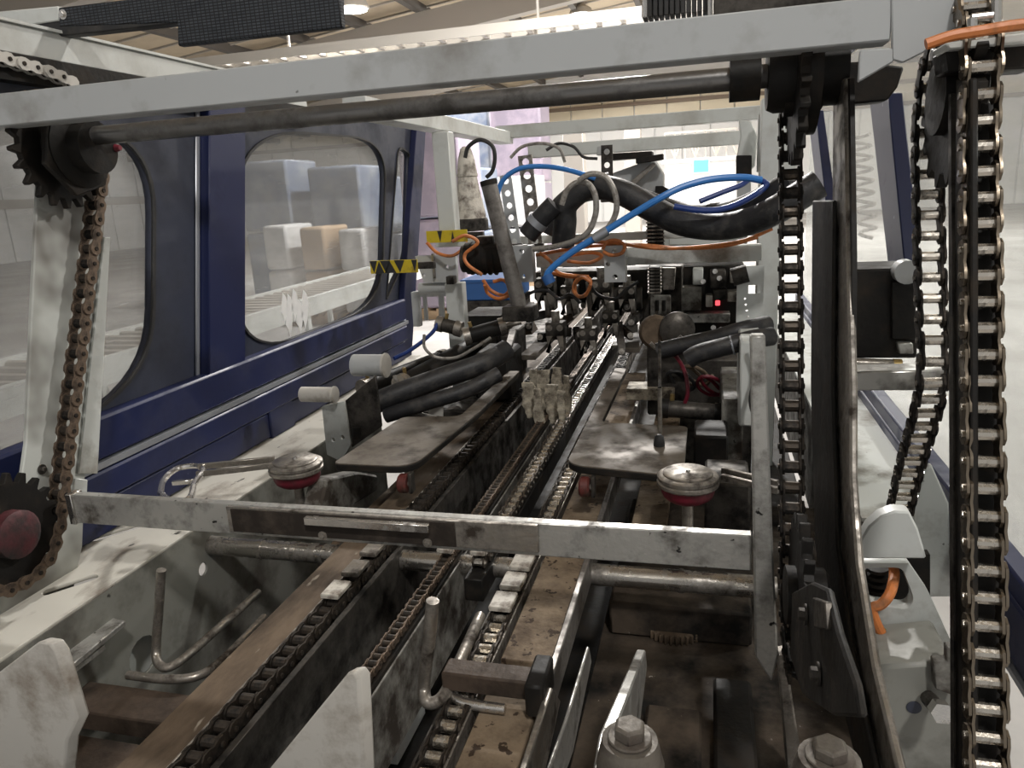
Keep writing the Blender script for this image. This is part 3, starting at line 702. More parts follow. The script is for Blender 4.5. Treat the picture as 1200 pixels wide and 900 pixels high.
# lower shaft
ls = thing('lower_shaft', 'greasy round shaft below the spotted crossbar', 'shaft', (-0.5, 1.4, -0.79))
zl = at(330, 645, Y=1.4).z
for a, b in ((-1.16, -0.80), (-0.80, -0.24), (-0.24, 0.14)):
    MB().cyl((a, 1.4, zl), (b, 1.4, zl), 0.0225, 24).build('shaft_section', 'shaft_steel', ls)
for x in (-1.02, -0.93, -0.86, -0.05):
    MB().cyl((x, 1.4, zl), (x + 0.012, 1.4, zl), 0.0245, 24).build('ring', 'shaft_steel', ls)
MB().cyl((-0.80, 1.4, zl), (-0.765, 1.4, zl), 0.04, 24).build('collar', 'dark_steel', ls)
# belt pieces at the top left
yt = 1.45
b1 = thing('woven_belt_band', 'dark woven belt band with a pale metal end above the grey beam', 'belt', at(100, 25, Y=yt))
MB().prism([at(x, y, Y=yt) for x, y in [(68, 9), (210, -8), (210, 26), (69, 31)]], (0, 0.03, 0)).build('belt', 'belt_mesh', b1, 0.002)
MB().prism([at(x, y, Y=yt - 0.002) for x, y in [(-40, 17), (68, 7), (69, 24), (-40, 40)]], (0, 0.03, 0)).build('metal_end', 'clean_paint', b1, 0.002)
MB().prism([at(x, y, Y=yt + 0.002) for x, y in [(-40, 40), (69, 24), (208, 14), (208, 27), (120, 37), (-40, 54)]], (0, 0.03, 0)).build('lower_edge', 'rubber', b1, 0.002)
b2 = thing('woven_belt_band', 'broad dark woven belt flap beside the glowing round lamp', 'belt', at(300, 30, Y=yt - 0.03))
MB().prism([at(x, y, Y=yt - 0.03) for x, y in [(206, -12), (398, -12), (400, 32), (208, 54)]], (0, 0.02, 0)).build('belt', 'belt_mesh', b2, 0.003)
mb = MB(); hexbolt(mb, at(74, 17, Y=yt), (0, -1, 0), 0.006, 0.006); mb.build('bolt', 'bright_steel', b1)
# short chain in the channel at the top left
pc = [at(-70, 47, X=-1.335), at(-20, 62, X=-1.335), at(25, 76, X=-1.335), at(55, 85, X=-1.335), at(86, 98, X=-1.335)]
chain('roller_chain', 'short bare chain in the black channel above the grey beam', spline(pc, 4), (1, 0, 0), 0.03175, 0.012, ('plastic_white', 'plastic_white', 'chain_dull'))

# ================================================================== CONVEYOR BED
ZR = -0.75
UX = Vector((1, 0, 0))
mbed = thing('machine_bed', 'dark oily machine bed under the conveyor chains', 'machine bed', (-0.5, 2.5, FLOOR))
MB().bx(-1.15, -0.22, 0.1, 6.4, -1.16, -1.12).build('bed_plate', 'oily_black', mbed)
for y in (0.5, 2.6, 4.4):
    MB().bx(-1.12, 0.3, y, y + 0.09, -1.30, -1.16).build('cross_member', 'greasy_paint', mbed, 0.004)
for x in (-1.1, 0.2):
    for y in (0.5, 2.6, 4.4): MB().bx(x, x + 0.09, y, y + 0.09, FLOOR, -1.30).build('leg', 'greasy_paint', mbed, 0.004)
one('drip_pan', 'pan_grime', 'grimy brown drip pan below the greasy round shaft', 'pan', MB().bx(-0.219, 0.32, 0.1, 2.2, -0.99, -0.961), bevel=0.002)
one('drip_pan', 'oily_black', 'black drip pan behind the right-hand tray', 'pan', MB().bx(-0.219, 0.32, 2.21, 6.4, -1.10, -1.061), bevel=0.002)

dk = thing('side_deck', 'pale oil-spotted side deck below the blue guard', 'deck', (-1.27, 1.6, -1.05))
slot = lambda cx, cy, l, w, a: [Vector((cx, cy)) + Matrix.Rotation(a, 2) @ q for q in rounded([(-l / 2, -w / 2), (l / 2, -w / 2), (l / 2, w / 2), (-l / 2, w / 2)], w * 0.49, 5)]
holed('top_sheet', 'deck_paint', [(-1.378, 0.1), (-1.155, 0.1), (-1.155, 2.1), (-1.19, 3.2), (-1.378, 3.2)],
      [slot(-1.325, 1.315, 0.13, 0.028, 0.95), slot(-1.24, 1.08, 0.10, 0.026, 0.95)], (0, 0, -0.724), UX, UY, 0.008, dk, 0.001)
holed('side_sheet', 'side_paint', [(0.1, -1.12), (2.4, -1.12), (2.4, -0.728), (0.1, -0.728)], [circ((1.14, -0.915), 0.042), circ((1.36, -0.83), 0.016)], (-1.158, 0, 0), UY, UZ, 0.006, dk)
MB().bx(-1.30, -1.20, 1.0, 1.3, -1.0, -0.85).build('inner_web', 'clean_paint', dk)
MB().bx(-1.155, -1.120, 0.1, 1.02, -0.815, -0.805).build('lower_flange', 'bar_steel', dk, 0.001)
# flat bar bracket lying beside the deck
fb = one('flat_bracket', 'bar_steel', 'flat steel bracket arm beside the pale plastic wing', 'bracket', MB().prism([at(x, y, Z=-0.79) for x, y in [(66, 772), (118, 720), (147, 727), (75, 786)]], (0, 0, -0.012)), bevel=0.002)
# chain tracks
def track(label, X, group, y0=0.45, y1=6.2, mats=('chain_dull', 'chain_dull', 'chain_steel'), w=0.02, p=0.03175, lim=60, z=ZR):
    return chain('conveyor_chain', label, [Vector((X, y0, z)), Vector((X, y1, z))], (1, 0, 0), p, w, mats, group, lim)
cg = 'conveyor chains along the bed'
c1, p1 = track('rusty conveyor chain beside the broad brown wear rail', -0.690, cg, mats=('chain_dull', 'chain_dull', 'chain_steel'), w=0.024)
c2, p2 = track('fine pitched conveyor chain on the pale upright plate', -0.532, cg, mats=('chain_rusty', 'chain_rusty', 'chain_steel'), p=0.01905, w=0.016, lim=110)
c2b, p2b = track('oily conveyor chain between the fine chain and the padded chain', -0.458, cg, y0=1.35, mats=('chain_steel', 'chain_steel', 'chain_roller'), lim=44)
c3, p3 = track('bright-rollered conveyor chain beside the brown plank', -0.356, cg, mats=('chain_dull', 'chain_dull', 'chain_roller'), w=0.024)
# wear rails
def rail(name, m, label, x0, x1, y0, y1, zt, h=0.03, cat='rail', extra=()):
    t = thing(name, label, cat, ((x0 + x1) / 2, (y0 + y1) / 2, zt - h))
    MB().bx(x0, x1, y0, y1, zt - h, zt).build('wear_strip', m, t, 0.002)
    for nm, mm, a, b, c, d in extra: MB().bx(a, b, y0, y1, c, d).build(nm, mm, t, 0.001)
    return t
rail('wear_rail', 'rail_brown', 'broad brown wear rail beside the rusty conveyor chain', -0.790, -0.715, 0.3, 6.3, -0.745,
     extra=[('track_lip', 'worn_steel', -0.7145, -0.7105, -0.775, -0.741), ('side_web', 'dark_steel', -0.790, -0.775, -1.0, -0.776), ('track_floor', 'dark_steel', -0.7145, -0.667, -0.785, -0.769), ('side_plate', 'dark_steel', -0.667, -0.655, -0.93, -0.757)])
rail('chain_support', 'oily_black', 'pale upright plate under the fine pitched conveyor chain', -0.548, -0.516, 0.3, 6.3, -0.762, h=0.02, cat='support',
     extra=[('upright_plate', 'greasy_paint', -0.518, -0.512, -0.93, -0.772), ('rear_plate', 'dark_steel', -0.552, -0.546, -0.90, -0.772)])
rail('chain_support', 'oily_black', 'black track under the oily middle conveyor chain', -0.478, -0.438, 1.3, 6.3, -0.764, h=0.05, cat='support')
rail('chain_support', 'dark_steel', 'dark track under the bright-rollered conveyor chain', -0.380, -0.336, 0.3, 6.3, -0.766, h=0.05, cat='support',
     extra=[('side_lip', 'worn_steel', -0.338, -0.334, -0.79, -0.746), ('side_lip', 'dark_steel', -0.384, -0.380, -0.79, -0.748)])
pk = rail('brown_plank', 'plank_brown', 'worn brown plank beside the bright-rollered chain', -0.325, -0.240, 0.3, 1.02, -0.752, h=0.03, cat='plank')
rail('brown_plank', 'plank_brown', 'longer brown plank running below the right-hand tray', -0.325, -0.240, 1.03, 3.0, -0.748, h=0.03, cat='plank')
rail('edge_rail', 'post_steel', 'grey steel edge rail along the worn brown planks', -0.238, -0.226, 0.98, 2.6, -0.735, h=0.06)
rail('brown_plank', 'plank_brown', 'short brown plank below the right-hand red disc', -0.165, -0.085, 1.48, 2.7, -0.765, h=0.03, cat='plank')
rail('brown_plank', 'rail_brown', 'narrow brown strip under the left-hand tray', -0.850, -0.808, 1.42, 3.0, -0.775, h=0.03, cat='plank')
# pads on chains
def pad(x, y, z, m, label, group, w=0.038, l=0.058, h=0.010):
    t = thing('chain_pad', label, 'pad', (x, y, z), group)
    MB().bx(x - w / 2, x + w / 2, y - l / 2, y + l / 2, z + 0.004, z + 0.004 + h).build('pad', m, t, 0.002)
    MB().bx(x - w / 2 + 0.006, x + w / 2 - 0.006, y - l / 2 + 0.008, y + l / 2 - 0.008, z, z + 0.004).build('carrier', 'dark_steel', t)
for i in range(5): pad(-0.690, 1.16 + i * 0.085, ZR + 0.0135, 'worn_steel' if i else 'pad_white', 'worn metal pad on the rusty conveyor chain', 'pads on the rusty conveyor chain')
for i in range(5): pad(-0.356, 1.17 + i * 0.075, ZR + 0.0135, 'pad_white', 'pale pad on the bright-rollered conveyor chain', 'pale pads on the bright-rollered chain', w=0.042)
for x, nm in ((-0.532, 'fine pitched'), (-0.458, 'oily middle')): pad(x, 1.36, ZR + 0.0135, 'pad_white', 'pale pad on the %s conveyor chain' % nm, 'single pads on the middle chains', w=0.034, l=0.04)
# pale panels hanging below between the rails
for i, (y, m) in enumerate(((0.90, 'clean_paint'), (1.16, 'clean_paint'))):
    MB().bx(-0.645, -0.60, y, y + 0.16, -1.12, -0.90).build('lower_panel', m, mbed, 0.002)
# cross bars and clamps in the foreground
one('cross_bar', 'bar_brown', 'brown cross bar behind the bent steel rods at the side deck', 'bar', MB().bx(-1.155, -0.79, 0.92, 1.0, -0.915, -0.875), bevel=0.003)
one('cross_bar', 'bar_brown', 'broad brown cross bar beside the pale plastic wing', 'bar', MB().bx(-1.155, -0.79, 0.74, 0.86, -0.90, -0.865), bevel=0.003)
hb = thing('rod_holder', 'dark brown rod holder bar lying across the bright-rollered chain', 'holder', (-0.30, 0.94, -0.73))
MB().bx(-0.385, -0.235, 0.915, 0.955, -0.732, -0.700).build('bar', 'bar_brown', hb, 0.003)
MB().bx(-0.250, -0.222, 0.895, 0.975, -0.745, -0.690).build('clamp', 'oily_black', hb, 0.004)
def rod(label, pts, r, m='worn_steel', n=10): return one('bent_rod', m, label, 'rod', MB().tube(pts, r, 12, smooth=6), 'bent steel guide rods')
e = at(183, 768, Z=-0.85)
rod('bent steel rod rising beside the flat bracket arm', [at(189, 668, Y=e.y), at(186, 715, Y=e.y), at(183, 758, Y=e.y), at(186, 778, Z=-0.855), at(205, 779, Z=-0.858), at(255, 737, Z=-0.858), at(303, 694, Z=-0.858)], 0.0088)
rod('low bent steel rod curving round below the brown wear rail', [at(150, 791, Z=-0.862), at(195, 796, Z=-0.862), at(232, 792, Z=-0.862), at(262, 772, Z=-0.862), at(310, 723, Z=-0.862)], 0.0088)
e = at(497, 815, Z=-0.74)
rod('bent steel rod standing beside the dark brown holder bar', [at(507, 704, Y=e.y - .02), at(503, 750, Y=e.y - .015), at(497, 800, Y=e.y), at(501, 823, Z=-0.738), at(520, 815, Z=-0.735), at(541, 770, Z=-0.733), at(563, 722, Z=-0.731)], 0.0098)
rod('short shiny rod end below the dark brown holder bar', [at(526, 810, Z=-0.742), at(536, 820, Z=-0.742), at(555, 826, Z=-0.742), at(592, 831, Z=-0.742)], 0.0080, 'bright_steel')
# plastic wings
def wing(label, pts, Y, t, m='plastic_white'):
    return one('plastic_wing', m, label, 'wing plate', MB().prism([at(x, y, Y=Y) for x, y in pts], (0.01, t, 0)), 'pale plastic guide wings', 0.003, 2)
wing('pale plastic wing with a clipped corner beside the flat bracket arm', [(-60, 832), (44, 752), (58, 754), (66, 765), (90, 842), (78, 868), (70, 960), (-60, 960)], 0.70, 0.014)
wing('pale plastic triangular wing beside the rusty conveyor chain', [(295, 925), (406, 789), (414, 788), (420, 796), (427, 925)], 0.72, 0.016)
# upright fins, drip pan clutter, bolts
def fin(label, pxs, X, t, m='bar_steel'): return one('guide_fin', m, label, 'fin', MB().prism([at(x, y, X=X) for x, y in pxs], (t, 0, 0)), 'upright guide fins over the drip pan', 0.002)
fin('thin upright steel fin beside the black clamp', [(687, 757), (690, 775), (668, 880), (640, 960), (618, 960), (660, 845)], -0.185, 0.005)
fin('thick grey upright fin beside the near bolt', [(746, 761), (748, 780), (738, 850), (718, 930), (690, 930), (702, 860)], -0.10, 0.014)
fin('worn bronze fin at the end of the worn brown plank', [(640, 805), (650, 820), (625, 930), (598, 930)], -0.225, 0.010, 'worn_steel')
def bolt(label, p, r, h, plabel):
    t = thing('hex_bolt', label, 'bolt', p, 'large foreground bolts')
    MB().lathe(p, (0, 0, 1), [(r * 1.35, 0), (r * 1.35, h * 0.2)], 24).build('washer', 'dirty_bolt', t, 0.001)
    MB().lathe(Vector(p) + Vector((0, 0, h * 0.2)), (0, 0, 1), [(r, 0), (r, h * 0.6), (r * 0.86, h * 0.75)], 6).build('head', 'dirty_bolt', t, 0.001)
    q = thing('bolt_pillar', plabel, 'pillar', p - Vector((0, 0, 0.25)))
    MB().lathe(p - Vector((0, 0, 0.25)), (0, 0, 1), [(r * 2.1, 0), (r * 2.1, 0.225), (r * 1.7, 0.25)], 22).build('post', 'dirty_bolt', q)
    MB().lathe(p - Vector((0, 0, 0.09)), (0, 0, 1), [(r * 2.14, 0), (r * 2.14, 0.03)], 22).build('yellow_band', 'yellow_grime', q)
    return t
bolt('hex bolt on the round pillar by the thick grey fin', at(738, 866, d=0.66), 0.0145, 0.017, 'round greasy pillar by the thick grey fin')
bolt('hex bolt on the round pillar at the foot of the dark upright', at(972, 888, d=0.70), 0.0165, 0.017, 'round greasy pillar at the foot of the dark upright')
g = at(790, 722, Z=-0.93)
gt = thing('toothed_gear', 'brown toothed gear lying in the grimy drip pan', 'gear', g)
pl = []
for i in range(36):
    for f, rr in ((0, 0.062), (0.3, 0.062), (0.5, 0.07), (0.8, 0.07)):
        a = 2 * math.pi * (i + f) / 36; pl.append(g + Vector((rr * math.cos(a), rr * math.sin(a), -0.03)))
MB().prism(pl, (0, 0, 0.02)).build('toothed_rim', 'rail_brown', gt, 0.001)
MB().lathe(g + Vector((0, 0, -0.012)), (0, 0, 1), [(0.045, 0), (0.045, 0.012), (0.02, 0.016)], 20).build('hub', 'worn_steel', gt)
one('pan_block', 'pan_grime', 'grimy flat block in the drip pan below the round shaft', 'block', MB().bx(-0.10, 0.0, 1.04, 1.20, -0.96, -0.93), bevel=0.006)
one('pan_block', 'oily_black', 'black oily block at the side of the drip pan', 'block', MB().bx(0.02, 0.09, 0.75, 1.30, -0.960, -0.93), bevel=0.006)
one('pan_block', 'oily_black', 'black oily bar across the near drip pan', 'block', MB().bx(-0.16, 0.1, 0.66, 0.74, -0.960, -0.90), bevel=0.006)
one('pan_block', 'pan_grime', 'grimy ridge under the round shaft end', 'block', MB().bx(-0.2, 0.1, 1.45, 1.60, -0.96, -0.88), bevel=0.006)

# ------------------------------------------------------------------ trays, wheels, discs
def tray(label, pts, zt, t=0.020):
    th = thing('discharge_tray', label, 'tray', (sum(p[0] for p in pts) / len(pts), pts[0][1], zt - t))
    MB().prism([Vector((p.x, p.y, zt - t)) for p in pts], (0, 0, t - 0.004)).build('underside', 'oily_black', th, 0.002)
    MB().prism([Vector((p.x, p.y, zt - 0.004)) for p in pts], (0, 0, 0.004)).build('plate', 'tray_black', th, 0.001)
    return th
ZT_ = -0.62
lt = rounded([(-0.885, 1.545), (-0.675, 1.545), (-0.645, 2.0), (-0.645, 2.5), (-0.685, 2.5), (-0.69, 1.95), (-0.86, 1.93)], [0.02, 0.06, 0.02, 0.01, 0.01, 0.03, 0.02], 5)
trL = tray('dark flat tray with rounded corner on the side of the rusty chain', lt, ZT_)
rt = rounded([(-0.315, 1.60), (-0.045, 1.555), (-0.045, 1.91), (-0.275, 1.925), (-0.27, 2.55), (-0.312, 2.55)], [0.05, 0.01, 0.02, 0.03, 0.01, 0.01], 5)
trR = tray('dark flat tray with notched corner on the side of the brown plank', rt, ZT_)
for (x, y, tr) in ((-0.705, 1.555, trL), (-0.268, 1.585, trR)):
    w = MB().lathe((x - 0.012, y, -0.668), (1, 0, 0), [(0.020, 0), (0.024, 0.004), (0.024, 0.020), (0.020, 0.024)], 20).build('guide_wheel', 'red_rubber', tr)
    w['label'] = 'dull red rubber wheel'
    MB().lathe((x - 0.016, y, -0.668), (1, 0, 0), [(0.008, 0), (0.008, 0.034)], 10).build('axle', 'worn_steel', w)
    MB().bx(x + 0.016, x + 0.024, y - 0.012, y + 0.012, -0.69, -0.640).build('fork', 'dark_steel', w, 0.001)
def disc(label, c, arm_label=None):
    t = thing('red_disc_head', label, 'disc head', c)
    MB().lathe(c + Vector((0, 0, -0.055)), (0, 0, 1), [(0.042, 0), (0.052, 0.008), (0.056, 0.018), (0.056, 0.034)], 28).build('red_body', 'red_plastic', t)
    MB().lathe(c + Vector((0, 0, -0.024)), (0, 0, 1), [(0.061, 0), (0.065, 0.004), (0.065, 0.010), (0.061, 0.013), (0.064, 0.016), (0.064, 0.022), (0.058, 0.026)], 28).build('rim', 'worn_steel', t)
    MB().lathe(c + Vector((0, 0, 0.001)), (0, 0, 1), [(0.052, 0), (0.052, 0.004), (0.049, 0.006)], 28).build('cap', 'worn_steel', t)
    MB().lathe(c + Vector((0.0, 0.0, 0.007)), (0, 0, 1), [(0.006, 0), (0.005, 0.004)], 6).build('screw', 'bright_steel', t)
    MB().lathe(c + Vector((0, 0, -0.14)), (0, 0, 1), [(0.012, 0), (0.012, 0.085)], 12).build('stem', 'worn_steel', t)
    MB().bx(c.x - 0.04, c.x + 0.04, c.y - 0.025, c.y + 0.025, c.z - 0.15, c.z - 0.135).build('foot', 'greasy_paint', t, 0.002)
    return t
cL = at(346, 541, Z=-0.60); cR = at(806, 556, Z=-0.60)
dl = disc('round metal disc head over a red body beside the loop handle', cL)
dr = disc('round metal disc head over a red body beside the brown plank', cR)
# loop handle and arms
lh = thing('loop_handle', 'pale metal loop handle on the end of the disc arm', 'handle', at(212, 570, Z=-0.60))
ol = [at(x, y, Z=-0.60) for x, y in [(188, 578), (192, 562), (208, 549), (232, 546), (238, 552), (228, 566), (222, 584), (202, 588)]]
mb = MB(); pts = spline(ol + [ol[0]], 5); mb.tube(pts, 0.007, 8); mb.build('loop', 'bright_steel', lh)
mb = MB(); mb.beam(at(232, 547, Z=-0.598), at(322, 538, Z=-0.598), 0.008, 0.014); mb.build('arm', 'worn_steel', lh, 0.001)
mb = MB(); mb.beam(at(230, 556, Z=-0.602), at(322, 545, Z=-0.602), 0.008, 0.014); mb.build('arm', 'worn_steel', lh, 0.001)
mb = MB(); mb.beam(at(202, 566, Z=-0.60), at(226, 564, Z=-0.60), 0.010, 0.010); mb.build('crosspiece', 'bright_steel', lh, 0.001)
ra = dr
for dy, dz in ((0, 0), (8, -0.006)):
    mb = MB(); mb.beam(at(846, 551 + dy, Z=-0.60 + dz), at(912, 567 + dy, Z=-0.60 + dz), 0.010, 0.014); mb.build('arm_bar', 'worn_steel', ra, 0.001)
one('disc_pedestal', 'greasy_paint', 'greasy casting carrying the left-hand red disc', 'pedestal', MB().prism([at(x, y, X=-0.93) for x, y in [(352, 600), (362, 560), (400, 552), (424, 556), (424, 574), (396, 590), (382, 615)]], (0.05, 0, 0)), bevel=0.006)
one('disc_pedestal', 'dark_steel', 'dark box behind the right-hand red disc', 'pedestal', MB().bx(0.0, 0.10, 1.62, 1.78, -0.80, -0.66), bevel=0.006)
# rollers and bracket above the left tray
def tube_x(name, label, p0, p1, r, m, hollow=True):
    t = thing(name, label, 'roller', p0)
    p0 = Vector(p0); p1 = Vector((p1[0], p0.y, p0.z))
    MB().lathe(p0, (1, 0, 0), [(r, 0), (r, p1.x - p0.x)], 22).build('barrel', m, t)
    MB().lathe(p1, (1, 0, 0), [(r * 1.12, -0.002), (r * 1.12, 0.004), (r * 0.6, 0.006)], 22).build('end_disc', 'plastic_white', t)
    return t
bp = thing('roller_bracket', 'pale upright bracket plate with holes between the white rollers and left tray', 'bracket', at(395, 530, Y=1.95))
oc = [at(x, y, Y=1.95) for x, y in [(378, 476), (404, 470), (412, 520), (400, 540), (384, 532)]]
holed('plate', 'white_paint', [(p.x, p.z) for p in oc], [circ((at(391, 515, Y=1.95).x, at(391, 515, Y=1.95).z), 0.008), circ((at(402, 512, Y=1.95).x, at(402, 512, Y=1.95).z), 0.008)], (0, 1.95, 0), UX, UZ, 0.010, bp)
MB().prism([at(x, y, Y=1.965) for x, y in [(404, 470), (440, 440), (447, 500), (412, 525)]], (0, 0.010, 0)).build('rear_plate', 'dark_steel', bp, 0.002)
MB().cyl(at(418, 513, Y=1.93), at(418, 500, Y=1.93), 0.014, 12).build('knob', 'oily_black', bp)
a_ = at(354, 462, Y=1.93); b_ = at(392, 467, Y=1.93); tube_x('guide_roller', 'white plastic guide roller on the holed bracket plate', a_, b_, 0.023, 'plastic_white')
a_ = at(415, 428, Y=2.05); b_ = at(452, 432, Y=2.05); tube_x('guide_roller', 'larger grey guide roller above the holed bracket plate', a_, b_, 0.034, 'grey_paint')

# ================================================================== REAR FRAME AND GRIPPER STATION
YM = 2.8
fr_ = thing('portal_frame', 'pale painted portal frame standing behind the trays', 'frame', (-0.4, YM, -1.12))
def post(x0, x1, y0, y1, nm='post', m='clean_paint', Y=YM, d=0.08):
    a = at(x0, y0, Y=Y); b = at(x1, y1, Y=Y)
    return MB().bx(a.x, b.x, Y, Y + d, b.z, a.z).build(nm, m, fr_, 0.003)
a = at(505, 150, Y=YM)
MB().bx(a.x, a.x + 0.066, YM, YM + 0.07, -0.17, 0.235).build('post', 'clean_paint', fr_, 0.003)
a = at(893, 120, Y=YM)
MB().bx(a.x, a.x + 0.075, YM, YM + 0.09, -1.06, 0.26).build('post', 'clean_paint', fr_, 0.003)
XA1 = -1.06
zA = at(490, 133, X=XA1).z; zA2 = at(490, 152, X=XA1).z
MB().bx(XA1 - 0.02, XA1 + 0.06, 2.2, 4.0, zA2, zA).build('side_beam', 'clean_paint', fr_, 0.003)
Yc = 3.95
c0 = at(590, 150, Y=Yc); c1_ = at(590, 162, Y=Yc); cr_ = at(893, 125, Y=Yc)
MB().bx(XA1 - 0.02, cr_.x + 0.03, Yc, Yc + 0.08, c1_.z, c0.z + 0.012).build('cross_beam', 'clean_paint', fr_, 0.003)
Yc2 = 3.4
d0 = at(700, 165, Y=Yc2); d1 = at(700, 180, Y=Yc2)
MB().bx(at(618, 170, Y=Yc2).x, at(872, 150, Y=Yc2).x, Yc2, Yc2 + 0.07, d1.z, d0.z).build('cross_beam', 'clean_paint', fr_, 0.003)
MB().prism([at(x, y, Y=3.0) for x, y in [(866, 140), (880, 142), (888, 160), (885, 195), (873, 205), (862, 190), (868, 160)]], (0, 0.03, 0)).build('curved_arm', 'clean_paint', fr_, 0.003)
MB().bx(0.17, 0.30, 2.9, 2.96, 0.02, 0.22).build('gusset_box', 'clean_paint', fr_, 0.003)
MB().bx(XA1, cr_.x, 2.86, 2.9, -0.20, -0.17).build('rear_tie', 'clean_paint', fr_, 0.003)
# hall columns behind the frame
for x, y in ((672, 10.5), (741, 13.5)):
    p = at(x, 200, Y=y)
    one('steel_column', 'roof_steel', 'grey steel hall column seen %s the rear frame' % ('between the perforated strips of' if y < 12 else 'above the dark plates of'), 'column', MB().bx(p.x - 0.14, p.x + 0.14, y, y + 0.28, FLOOR, at(x, 150, Y=y).z), bevel=0.01)
# main cross beam with cables
bz0 = at(760, 291, Y=2.72).z; bz1 = at(760, 310, Y=2.72).z
gb = thing('gripper_beam', 'pale dusty cross beam carrying the orange cables', 'beam', (-0.2, 2.72, bz1))
MB().bx(at(628, 300, Y=2.72).x, at(893, 300, Y=2.72).x, 2.72, 2.78, bz1, bz0).build('beam', 'white_paint', gb, 0.003)
for x in (614, 722):
    a = at(x - 14, 288, Y=2.66); b = at(x + 12, 330, Y=2.66)
    oc = [(a.x, b.z), (b.x, b.z), (b.x, a.z), (a.x, a.z)]; cx = (a.x + b.x) / 2; cz = (a.z + b.z) / 2
    holed('sensor_bracket', 'grey_paint', oc, [circ((cx, cz + 0.045), 0.009), circ((cx, cz - 0.045), 0.009)] + ([circ((cx - 0.025, cz), 0.008)] if x > 700 else []), (0, 2.67, 0), UX, UZ, 0.05, gb, 0.002)

# ---- helpers for machine elements
def cylinder_unit(label, p0, p1, r, m='oily_black', cap='worn_steel', rod_len=0.06):
    p0 = Vector(p0); p1 = Vector(p1); t = (p1 - p0).normalized()
    th = thing('air_cylinder', label, 'cylinder', p0)
    MB().cyl(p0, p1, r, 16).build('barrel', m, th)
    MB().cyl(p0 - t * 0.004, p0 + t * 0.022, r * 1.15, 16).build('end_cap', cap, th)
    MB().cyl(p1 - t * 0.022, p1 + t * 0.004, r * 1.15, 16).build('end_cap', cap, th)
    MB().cyl(p1, p1 + t * rod_len, r * 0.36, 10).build('piston_rod', 'worn_steel', th)
    s = t.cross(Vector((0, 0, 1))).normalized(); u = s.cross(t)
    MB().cyl(p0 + t * 0.03 + u * r, p0 + t * 0.03 + u * (r + 0.02), 0.007, 8).build('fitting', 'brass', th)
    return th
def gripper(label, c, s=1.0, m='dark_steel'):
    c = Vector(c); th = thing('pneumatic_gripper', label, 'gripper', c)
    MB().box(c + Vector((0, 0, 0.03 * s)), (0.07 * s, 0.06 * s, 0.06 * s)).build('body', m, th, 0.003)
    for k in (-1, 1):
        MB().prism([c + Vector((k * 0.02 * s + dx * s * 0.012, -0.035 * s, dz * s)) for dx, dz in ((-1, 0.01), (1, 0.01), (1.2 * k, -0.05), (0.2 * k, -0.055))], (0, 0.05 * s, 0)).build('jaw', 'worn_steel', th, 0.001)
        mb = MB(); hexbolt(mb, c + Vector((k * 0.02 * s, -0.03 * s, 0.04 * s)), (0, -1, 0), 0.007 * s, 0.008 * s); mb.build('bolt', 'worn_steel', th)
    MB().cyl(c + Vector((0, 0, 0.06 * s)), c + Vector((0, 0, 0.10 * s)), 0.016 * s, 12).build('stem', 'worn_steel', th)
    return th
def hose(name, label, cat, pts, r, m, n=10, group=None, clip=None):
    th = one(name, m, label, cat, MB().tube(pts, r, n, smooth=7), group)
    return th
P = lambda x, y, Y: at(x, y, Y=Y)

# cone nozzle
cn = thing('cone_nozzle', 'grease-smeared pale cone nozzle standing on the rear tie', 'nozzle', P(546, 256, 2.86))
b0 = P(551, 256, 3.02)
MB().lathe(b0, (0, 0, 1), [(0.068, 0), (0.066, 0.02), (0.048, 0.11), (0.040, 0.165), (0.044, 0.17), (0.044, 0.178)], 22).build('cone', 'grease', cn)
MB().lathe(b0 + Vector((0, 0, 0.178)), (0, 0, 1), [(0.042, 0), (0.034, 0.06), (0.022, 0.10), (0.012, 0.108)], 18).build('top_cone', 'grease', cn)
MB().lathe(b0 + Vector((0, 0, -0.05)), (0, 0, 1), [(0.075, 0), (0.075, 0.04), (0.070, 0.05)], 22).build('base_ring', 'dark_steel', cn)
MB().bx(b0.x - 0.09, b0.x - 0.05, 2.88, 2.92, b0.z + 0.19, b0.z + 0.25).build('junction_box', 'grey_paint', cn, 0.002)
hose('nozzle_cable', 'black cable arching over the pale cone nozzle', 'cable', [P(545, 185, 2.9), P(549, 172, 2.9), P(562, 164, 2.9), P(576, 170, 2.9), P(580, 184, 2.9), P(577, 200, 2.9), P(570, 208, 2.9)], 0.008, 'rubber')
# perforated strips
def perf(label, p0, p1, w, n, Y, m='worn_steel'):
    a = P(*p0, Y); b = P(*p1, Y); u = Vector((b.x - a.x, 0, b.z - a.z)); L = u.length; u.normalize(); v = Vector((u.z, 0, -u.x))
    th = thing('perforated_strip', label, 'strip', b, 'perforated steel strips at the gripper station')
    holed('strip', m, [(0, -w / 2), (L, -w / 2), (L, w / 2), (0, w / 2)], [circ((L * (i + 0.5) / n, 0), w * 0.26, 10) for i in range(n)], a, u, v, 0.006, th, 0)
    MB().box(b, (w * 1.2, 0.02, 0.03)).build('foot', 'dark_steel', th, 0.002)
perf('perforated steel strip with large holes behind the blue hose arc', (615, 182), (628, 290), 0.052, 7, 2.75)
perf('shorter perforated strip beside the dark slanted post', (592, 205), (604, 290), 0.045, 6, 2.72, 'grey_paint')
perf('perforated strip below the dark mounting plate', (711, 170), (712, 232), 0.042, 4, 2.85, 'dark_steel')
